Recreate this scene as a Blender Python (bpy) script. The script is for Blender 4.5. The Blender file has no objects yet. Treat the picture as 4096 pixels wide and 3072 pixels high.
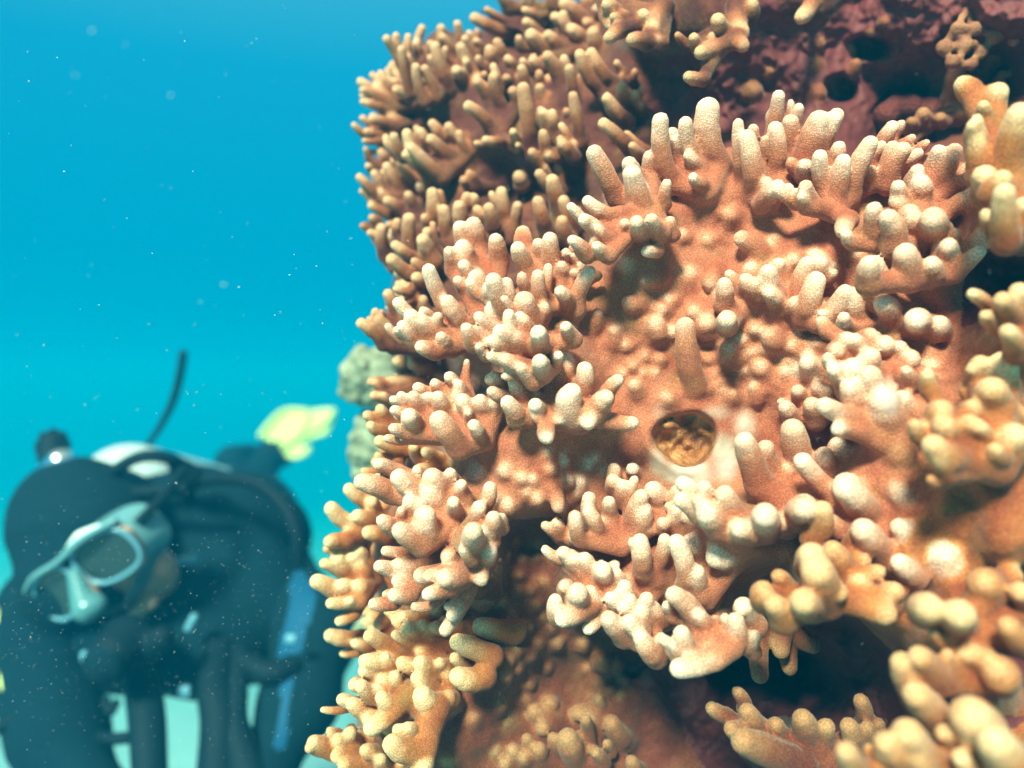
import bpy, bmesh, math, random
import numpy as np
from mathutils import Vector, Matrix

random.seed(7)
RNG = np.random.default_rng(11)
scene = bpy.context.scene
COL = scene.collection

# ------------------------------------------------------------------ camera
CAM_Z = 1.0
LENS, SENSOR = 28.0, 36.0
cam_data = bpy.data.cameras.new('camera')
cam = bpy.data.objects.new('camera', cam_data)
COL.objects.link(cam)
cam.location = (0, 0, CAM_Z)
cam.rotation_euler = (math.radians(90), 0, 0)
cam_data.lens = LENS
cam_data.sensor_width = SENSOR
cam_data.clip_start = 0.01
cam_data.clip_end = 300
cam_data.dof.use_dof = True
cam_data.dof.focus_distance = 0.43
cam_data.dof.aperture_fstop = 3.7
scene.camera = cam

# ------------------------------------------------------------------ light
SUN_DIR = Vector((-0.26, -0.74, 0.62)).normalized()     # from the scene towards the sun
SUN_EL = math.asin(SUN_DIR.z)
SUN_AZ = math.atan2(SUN_DIR.x, SUN_DIR.y)
world = bpy.data.worlds.new('World')
scene.world = world
world.use_nodes = True
wn, wl = world.node_tree.nodes, world.node_tree.links
wn.clear()
w_out = wn.new('ShaderNodeOutputWorld')
w_bg = wn.new('ShaderNodeBackground')
w_sky = wn.new('ShaderNodeTexSky')
w_sky.sky_type = 'NISHITA'
w_sky.sun_disc = False
w_sky.sun_elevation = SUN_EL
w_sky.sun_rotation = SUN_AZ
w_tc = wn.new('ShaderNodeTexCoord')
w_sep = wn.new('ShaderNodeSeparateXYZ')
wl.new(w_tc.outputs['Generated'], w_sep.inputs[0])
# open water: turquoise below, blue ahead, paler towards the surface
w_ramp = wn.new('ShaderNodeValToRGB')
w_map = wn.new('ShaderNodeMapRange')
w_map.inputs[1].default_value = -1.0
w_map.inputs[2].default_value = 1.0
wl.new(w_sep.outputs['Z'], w_map.inputs[0])
wl.new(w_map.outputs[0], w_ramp.inputs[0])
cr = w_ramp.color_ramp
cr.elements[0].position = 0.0; cr.elements[0].color = (0.10, 0.42, 0.45, 1)
cr.elements[1].position = 1.0; cr.elements[1].color = (0.75, 0.80, 0.78, 1)
for p, c in ((0.40, (0.010, 0.33, 0.42, 1)), (0.50, (0.000, 0.38, 0.59, 1)), (0.58, (0.000, 0.405, 0.665, 1)), (0.68, (0.010, 0.43, 0.72, 1)), (0.80, (0.16, 0.60, 0.80, 1))):
    e = cr.elements.new(p); e.color = c
# light of the sky comes through the surface overhead
w_skys = wn.new('ShaderNodeMix'); w_skys.data_type = 'RGBA'; w_skys.blend_type = 'MULTIPLY'
w_skys.inputs[0].default_value = 1.0
w_skys.inputs[7].default_value = (0.85, 0.42, 0.17, 1)
wl.new(w_sky.outputs[0], w_skys.inputs[6])
w_win = wn.new('ShaderNodeMapRange'); w_win.interpolation_type = 'SMOOTHSTEP'
w_win.inputs[1].default_value = 0.50; w_win.inputs[2].default_value = 0.75
w_win.inputs[3].default_value = 0.0; w_win.inputs[4].default_value = 0.75
wl.new(w_sep.outputs['Z'], w_win.inputs[0])
w_mix = wn.new('ShaderNodeMix'); w_mix.data_type = 'RGBA'
wl.new(w_win.outputs[0], w_mix.inputs[0])
wl.new(w_ramp.outputs[0], w_mix.inputs[6])
wl.new(w_skys.outputs[2], w_mix.inputs[7])
wl.new(w_mix.outputs[2], w_bg.inputs['Color'])
w_bg.inputs['Strength'].default_value = 0.34
wl.new(w_bg.outputs[0], w_out.inputs['Surface'])

sun_data = bpy.data.lights.new('sun', 'SUN')
sun_data.energy = 5.0
sun_data.angle = math.radians(11)
sun_data.color = (1.0, 0.80, 0.62)
sun = bpy.data.objects.new('sun', sun_data)
COL.objects.link(sun)
sun.rotation_euler = SUN_DIR.to_track_quat('Z', 'Y').to_euler()

scene.view_settings.view_transform = 'Standard'
scene.view_settings.look = 'None'
scene.view_settings.gamma = 1.0
scene.view_settings.exposure = 1.42
scene.view_settings.use_curve_mapping = False
scene.render.engine = 'CYCLES'
scene.cycles.use_denoising = True
scene.cycles.max_bounces = 6
scene.cycles.diffuse_bounces = 4
scene.cycles.volume_bounces = 1
scene.cycles.transparent_max_bounces = 6
scene.cycles.use_fast_gi = False

# ------------------------------------------------------------------ helpers
K = SENSOR / LENS / 4096.0


def ray(px, py, y):
    """The place at depth y (metres ahead of the camera) that a photograph position points to."""
    return np.array(((px - 2048) * K * y, y, CAM_Z - (py - 1536) * K * y))


def tag(o, label=None, cat=None, group=None, kind=None):
    if label: o['label'] = label
    if cat: o['category'] = cat
    if group: o['group'] = group
    if kind: o['kind'] = kind
    return o


def empty(name, loc):
    o = bpy.data.objects.new(name, None)
    o.empty_display_size = 0.02
    COL.objects.link(o)
    o.location = loc
    return o


def world_loc(o):
    p = Vector(o.location)
    while o.parent:
        o = o.parent
        p = p + Vector(o.location)
    return p


def mesh_obj(name, verts, faces, mat, parent=None, normals=None, attrs=None, loc=None, smooth=True):
    """One mesh object from world-space arrays; its origin is put at loc (or the mean of its points)."""
    verts = np.asarray(verts, dtype=np.float32).reshape(-1, 3)
    me = bpy.data.meshes.new(name)
    org = verts.mean(axis=0) if loc is None else np.array(loc, dtype=np.float32)
    v = verts - org
    if isinstance(faces, np.ndarray):
        n = faces.shape[1]
        me.vertices.add(len(v)); me.vertices.foreach_set('co', v.ravel())
        me.loops.add(faces.size); me.loops.foreach_set('vertex_index', faces.ravel().astype(np.int32))
        me.polygons.add(len(faces))
        me.polygons.foreach_set('loop_start', np.arange(0, faces.size, n, dtype=np.int32))
        me.update(calc_edges=True)
    else:
        me.from_pydata(v.tolist(), [], faces)
    if smooth:
        me.polygons.foreach_set('use_smooth', np.ones(len(me.polygons), dtype=bool))
    if attrs:
        for k, a in attrs.items():
            at = me.attributes.new(k, 'FLOAT', 'POINT')
            at.data.foreach_set('value', np.asarray(a, dtype=np.float32))
    if normals is not None and smooth:
        me.normals_split_custom_set_from_vertices(np.asarray(normals, dtype=np.float32).tolist())
    me.materials.append(mat)
    o = bpy.data.objects.new(name, me)
    COL.objects.link(o)
    if parent is not None:
        o.parent = parent
        o.location = Vector(org.tolist()) - world_loc(parent)
    else:
        o.location = org.tolist()
    return o


def surface_nets(F, origin, h):
    """Smooth quad mesh of the zero level of the dense field F (negative inside)."""
    neg = F < 0
    nx, ny, nz = F.shape
    cnt = np.zeros((nx - 1, ny - 1, nz - 1), dtype=np.uint8)
    for i in (0, 1):
        for j in (0, 1):
            for k in (0, 1):
                cnt += neg[i:nx - 1 + i, j:ny - 1 + j, k:nz - 1 + k]
    act = np.argwhere((cnt > 0) & (cnt < 8))
    idx = np.full(cnt.shape, -1, dtype=np.int32)
    idx[act[:, 0], act[:, 1], act[:, 2]] = np.arange(len(act))
    acc = np.zeros((len(act), 3), dtype=np.float64)
    num = np.zeros(len(act))
    corners = [(i, j, k) for i in (0, 1) for j in (0, 1) for k in (0, 1)]
    val = {c: F[act[:, 0] + c[0], act[:, 1] + c[1], act[:, 2] + c[2]] for c in corners}
    for c in corners:
        for ax in range(3):
            if c[ax] == 0:
                d = list(c); d[ax] = 1; d = tuple(d)
                a, b = val[c], val[d]
                m = (a < 0) != (b < 0)
                t = a[m] / (a[m] - b[m])
                p = np.zeros((m.sum(), 3)) + np.array(c)
                p[:, ax] = t
                acc[m] += p
                num[m] += 1
    verts = (act + acc / num[:, None]) * h + origin
    quads = []
    for ax in range(3):
        sl0 = [slice(None)] * 3; sl1 = [slice(None)] * 3
        sl0[ax] = slice(0, -1); sl1[ax] = slice(1, None)
        a, b = neg[tuple(sl0)], neg[tuple(sl1)]
        e = np.argwhere(a != b)
        u, w = [(1, 2), (2, 0), (0, 1)][ax]
        lim = np.array(cnt.shape)
        ok = (e[:, u] > 0) & (e[:, w] > 0) & (e[:, u] < lim[u]) & (e[:, w] < lim[w])
        e = e[ok]
        def cell(du, dw):
            q = e.copy(); q[:, u] -= du; q[:, w] -= dw
            return idx[q[:, 0], q[:, 1], q[:, 2]]
        q = np.stack([cell(1, 1), cell(0, 1), cell(0, 0), cell(1, 0)], axis=1)
        inside = neg[e[:, 0], e[:, 1], e[:, 2]]
        q[~inside] = q[~inside][:, ::-1]
        quads.append(q)
    q = np.concatenate(quads)
    q = q[(q >= 0).all(axis=1)]
    # normals from the field
    g = (verts - origin) / h
    def samp(p):
        p = np.clip(p, 0, np.array(F.shape) - 1.001)
        i = p.astype(int); f = p - i
        out = 0
        for c in corners:
            wgt = np.ones(len(p))
            for ax in range(3):
                wgt = wgt * (f[:, ax] if c[ax] else 1 - f[:, ax])
            out = out + wgt * F[i[:, 0] + c[0], i[:, 1] + c[1], i[:, 2] + c[2]]
        return out
    nrm = np.zeros_like(verts)
    for ax in range(3):
        d = np.zeros(3); d[ax] = 0.9
        nrm[:, ax] = samp(g + d) - samp(g - d)
    nrm /= np.linalg.norm(nrm, axis=1)[:, None] + 1e-9
    return verts, q.astype(np.int32), nrm


def cone_dist(X, Y, Z, a, b, ra, rb):
    ab = b - a
    l2 = float(ab @ ab) + 1e-12
    px, py, pz = X - a[0], Y - a[1], Z - a[2]
    t = np.clip((px * ab[0] + py * ab[1] + pz * ab[2]) / l2, 0, 1)
    px = px - t * ab[0]; py = py - t * ab[1]; pz = pz - t * ab[2]
    return np.sqrt(px * px + py * py + pz * pz) - (ra + (rb - ra) * t)


# ------------------------------------------------------------------ materials
def new_mat(name):
    m = bpy.data.materials.new(name)
    m.use_nodes = True
    nt = m.node_tree
    return m, nt, nt.nodes['Principled BSDF']


def simple_mat(name, color, rough=0.6, metal=0.0, spec=0.5, noise=0.0, nscale=40, bump=0.0):
    m, nt, b = new_mat(name)
    b.inputs['Base Color'].default_value = (*color, 1)
    b.inputs['Roughness'].default_value = rough
    b.inputs['Metallic'].default_value = metal
    b.inputs['Specular IOR Level'].default_value = spec
    if noise or bump:
        g = nt.nodes.new('ShaderNodeNewGeometry')
        n = nt.nodes.new('ShaderNodeTexNoise'); n.inputs['Scale'].default_value = nscale; n.inputs['Detail'].default_value = 4
        nt.links.new(g.outputs['Position'], n.inputs['Vector'])
        if noise:
            mx = nt.nodes.new('ShaderNodeMix'); mx.data_type = 'RGBA'
            mx.inputs[6].default_value = (*[c * (1 - noise) for c in color], 1)
            mx.inputs[7].default_value = (*[min(1, c * (1 + noise)) for c in color], 1)
            nt.links.new(n.outputs['Fac'], mx.inputs[0]); nt.links.new(mx.outputs[2], b.inputs['Base Color'])
        if bump:
            bp = nt.nodes.new('ShaderNodeBump'); bp.inputs['Strength'].default_value = 0.6; bp.inputs['Distance'].default_value = bump
            nt.links.new(n.outputs['Fac'], bp.inputs['Height']); nt.links.new(bp.outputs[0], b.inputs['Normal'])
    return m


def coral_mat(name, deep, mid, tip, polyp=1100.0, sheen=0.18):
    """Soft coral flesh: deep colour between, pale tips, fine polyps all over."""
    m, nt, b = new_mat(name)
    N, L = nt.nodes, nt.links
    geo = N.new('ShaderNodeNewGeometry')
    at = N.new('ShaderNodeAttribute'); at.attribute_name = 'tip'
    tone = N.new('ShaderNodeAttribute'); tone.attribute_name = 'tone'
    pale = N.new('ShaderNodeAttribute'); pale.attribute_name = 'pale'
    nz = N.new('ShaderNodeTexNoise'); nz.inputs['Scale'].default_value = 42; nz.inputs['Detail'].default_value = 5
    L.new(geo.outputs['Position'], nz.inputs['Vector'])
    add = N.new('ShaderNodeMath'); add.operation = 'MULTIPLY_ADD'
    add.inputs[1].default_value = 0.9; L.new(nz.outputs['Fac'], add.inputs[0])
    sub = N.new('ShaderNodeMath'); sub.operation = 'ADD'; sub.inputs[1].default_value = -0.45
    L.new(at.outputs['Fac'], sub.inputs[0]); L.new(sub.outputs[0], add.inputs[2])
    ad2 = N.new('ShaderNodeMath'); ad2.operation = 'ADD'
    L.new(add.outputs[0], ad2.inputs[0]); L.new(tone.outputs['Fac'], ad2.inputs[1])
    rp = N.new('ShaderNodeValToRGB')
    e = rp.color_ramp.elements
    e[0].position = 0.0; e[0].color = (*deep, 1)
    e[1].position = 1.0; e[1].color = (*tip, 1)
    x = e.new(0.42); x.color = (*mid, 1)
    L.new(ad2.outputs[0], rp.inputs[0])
    # olive film of algae and silt in the hollows
    an = N.new('ShaderNodeTexNoise'); an.inputs['Scale'].default_value = 26; an.inputs['Detail'].default_value = 7; an.inputs['Roughness'].default_value = 0.65
    L.new(geo.outputs['Position'], an.inputs['Vector'])
    am = N.new('ShaderNodeMapRange'); am.inputs[1].default_value = 0.54; am.inputs[2].default_value = 0.70; am.inputs[4].default_value = 0.75
    L.new(an.outputs['Fac'], am.inputs[0])
    ai = N.new('ShaderNodeMapRange'); ai.inputs[1].default_value = 0.10; ai.inputs[2].default_value = 0.38; ai.inputs[3].default_value = 1.0; ai.inputs[4].default_value = 0.0
    L.new(at.outputs['Fac'], ai.inputs[0])
    af = N.new('ShaderNodeMath'); af.operation = 'MULTIPLY'
    L.new(am.outputs[0], af.inputs[0]); L.new(ai.outputs[0], af.inputs[1])
    ac = N.new('ShaderNodeMix'); ac.data_type = 'RGBA'
    ac.inputs[7].default_value = (mid[0] * .55, mid[1] * .85, mid[2] * .60, 1)
    L.new(af.outputs[0], ac.inputs[0]); L.new(rp.outputs[0], ac.inputs[6])
    # pale bare flesh round the hole
    pm = N.new('ShaderNodeMix'); pm.data_type = 'RGBA'
    pc = N.new('ShaderNodeMix'); pc.data_type = 'RGBA'
    pn = N.new('ShaderNodeTexNoise'); pn.inputs['Scale'].default_value = 16; pn.inputs['Detail'].default_value = 3
    L.new(geo.outputs['Position'], pn.inputs['Vector'])
    pr = N.new('ShaderNodeMapRange'); pr.inputs[1].default_value = 0.46; pr.inputs[2].default_value = 0.62
    L.new(pn.outputs['Fac'], pr.inputs[0]); L.new(pr.outputs[0], pc.inputs[0])
    pc.inputs[6].default_value = (0.54, 0.36, 0.34, 1); pc.inputs[7].default_value = (0.50, 0.47, 0.37, 1)
    L.new(pale.outputs['Fac'], pm.inputs[0]); L.new(ac.outputs[2], pm.inputs[6]); L.new(pc.outputs[2], pm.inputs[7])
    # polyps
    vo = N.new('ShaderNodeTexVoronoi'); vo.inputs['Scale'].default_value = polyp
    L.new(geo.outputs['Position'], vo.inputs['Vector'])
    vr = N.new('ShaderNodeMapRange'); vr.inputs[1].default_value = 0.15; vr.inputs[2].default_value = 0.62
    vr.inputs[3].default_value = 1.0; vr.inputs[4].default_value = 0.0
    L.new(vo.outputs['Distance'], vr.inputs[0])
    inv = N.new('ShaderNodeMath'); inv.operation = 'SUBTRACT'; inv.inputs[0].default_value = 1.0
    L.new(pale.outputs['Fac'], inv.inputs[1])
    dm = N.new('ShaderNodeMix'); dm.data_type = 'RGBA'; dm.blend_type = 'MULTIPLY'
    ds = N.new('ShaderNodeMix'); ds.data_type = 'RGBA'
    ds.inputs[6].default_value = (0.70, 0.54, 0.44, 1); ds.inputs[7].default_value = (1.10, 1.12, 1.15, 1)
    L.new(vr.outputs[0], ds.inputs[0])
    L.new(inv.outputs[0], dm.inputs[0]); L.new(pm.outputs[2], dm.inputs[6]); L.new(ds.outputs[2], dm.inputs[7])
    L.new(dm.outputs[2], b.inputs['Base Color'])
    b.inputs['Roughness'].default_value = 0.72
    b.inputs['Specular IOR Level'].default_value = 0.25
    b.inputs['Sheen Weight'].default_value = sheen
    b.inputs['Sheen Roughness'].default_value = 0.45
    b.inputs['Sheen Tint'].default_value = (1.0, 0.90, 0.74, 1)
    h = N.new('ShaderNodeMath'); h.operation = 'MULTIPLY'
    L.new(vr.outputs[0], h.inputs[0]); L.new(inv.outputs[0], h.inputs[1])
    bp = N.new('ShaderNodeBump'); bp.inputs['Strength'].default_value = 0.6; bp.inputs['Distance'].default_value = 0.00035
    L.new(h.outputs[0], bp.inputs['Height'])
    n2 = N.new('ShaderNodeTexNoise'); n2.inputs['Scale'].default_value = 130; n2.inputs['Detail'].default_value = 3
    L.new(geo.outputs['Position'], n2.inputs['Vector'])
    b2 = N.new('ShaderNodeBump'); b2.inputs['Strength'].default_value = 0.22; b2.inputs['Distance'].default_value = 0.0009
    L.new(n2.outputs['Fac'], b2.inputs['Height']); L.new(bp.outputs[0], b2.inputs['Normal'])
    L.new(b2.outputs[0], b.inputs['Normal'])
    return m


def rock_mat(name, a, b_, c, scale=28, bump=0.006):
    m, nt, b = new_mat(name)
    N, L = nt.nodes, nt.links
    geo = N.new('ShaderNodeNewGeometry')
    n = N.new('ShaderNodeTexNoise'); n.inputs['Scale'].default_value = scale; n.inputs['Detail'].default_value = 8; n.inputs['Roughness'].default_value = 0.62
    L.new(geo.outputs['Position'], n.inputs['Vector'])
    rp = N.new('ShaderNodeValToRGB'); e = rp.color_ramp.elements
    e[0].position = 0.30; e[0].color = (*a, 1); e[1].position = 0.72; e[1].color = (*c, 1)
    x = e.new(0.5); x.color = (*b_, 1)
    L.new(n.outputs['Fac'], rp.inputs[0]); L.new(rp.outputs[0], b.inputs['Base Color'])
    b.inputs['Roughness'].default_value = 0.75
    n2 = N.new('ShaderNodeTexNoise'); n2.inputs['Scale'].default_value = scale * 5; n2.inputs['Detail'].default_value = 6
    L.new(geo.outputs['Position'], n2.inputs['Vector'])
    bp = N.new('ShaderNodeBump'); bp.inputs['Strength'].default_value = 0.8; bp.inputs['Distance'].default_value = bump
    L.new(n2.outputs['Fac'], bp.inputs['Height'])
    b1 = N.new('ShaderNodeBump'); b1.inputs['Strength'].default_value = 0.7; b1.inputs['Distance'].default_value = bump * 2.5
    L.new(n.outputs['Fac'], b1.inputs['Height']); L.new(bp.outputs[0], b1.inputs['Normal'])
    L.new(b1.outputs[0], b.inputs['Normal'])
    return m


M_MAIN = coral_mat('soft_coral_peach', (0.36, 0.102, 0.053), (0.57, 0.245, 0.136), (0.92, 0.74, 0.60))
M_BROWN = coral_mat('soft_coral_brown', (0.090, 0.018, 0.012), (0.36, 0.138, 0.060), (0.75, 0.51, 0.31))
M_GOLD = coral_mat('soft_coral_golden', (0.26, 0.062, 0.020), (0.51, 0.205, 0.066), (0.90, 0.69, 0.42))
M_SHADED = coral_mat('soft_coral_shaded', (0.15, 0.033, 0.019), (0.27, 0.088, 0.040), (0.46, 0.27, 0.13))  # darker flesh for shaded colonies and tower flank: shade put into the colour
M_ROCK = rock_mat('encrusted_reef_rock', (0.085, 0.014, 0.013), (0.120, 0.018, 0.018), (0.16, 0.032, 0.028), scale=10, bump=0.001)
M_CAVE = rock_mat('silted_hole_rock', (0.10, 0.030, 0.010), (0.40, 0.15, 0.045), (0.66, 0.38, 0.15), scale=70, bump=0.003)

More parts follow.
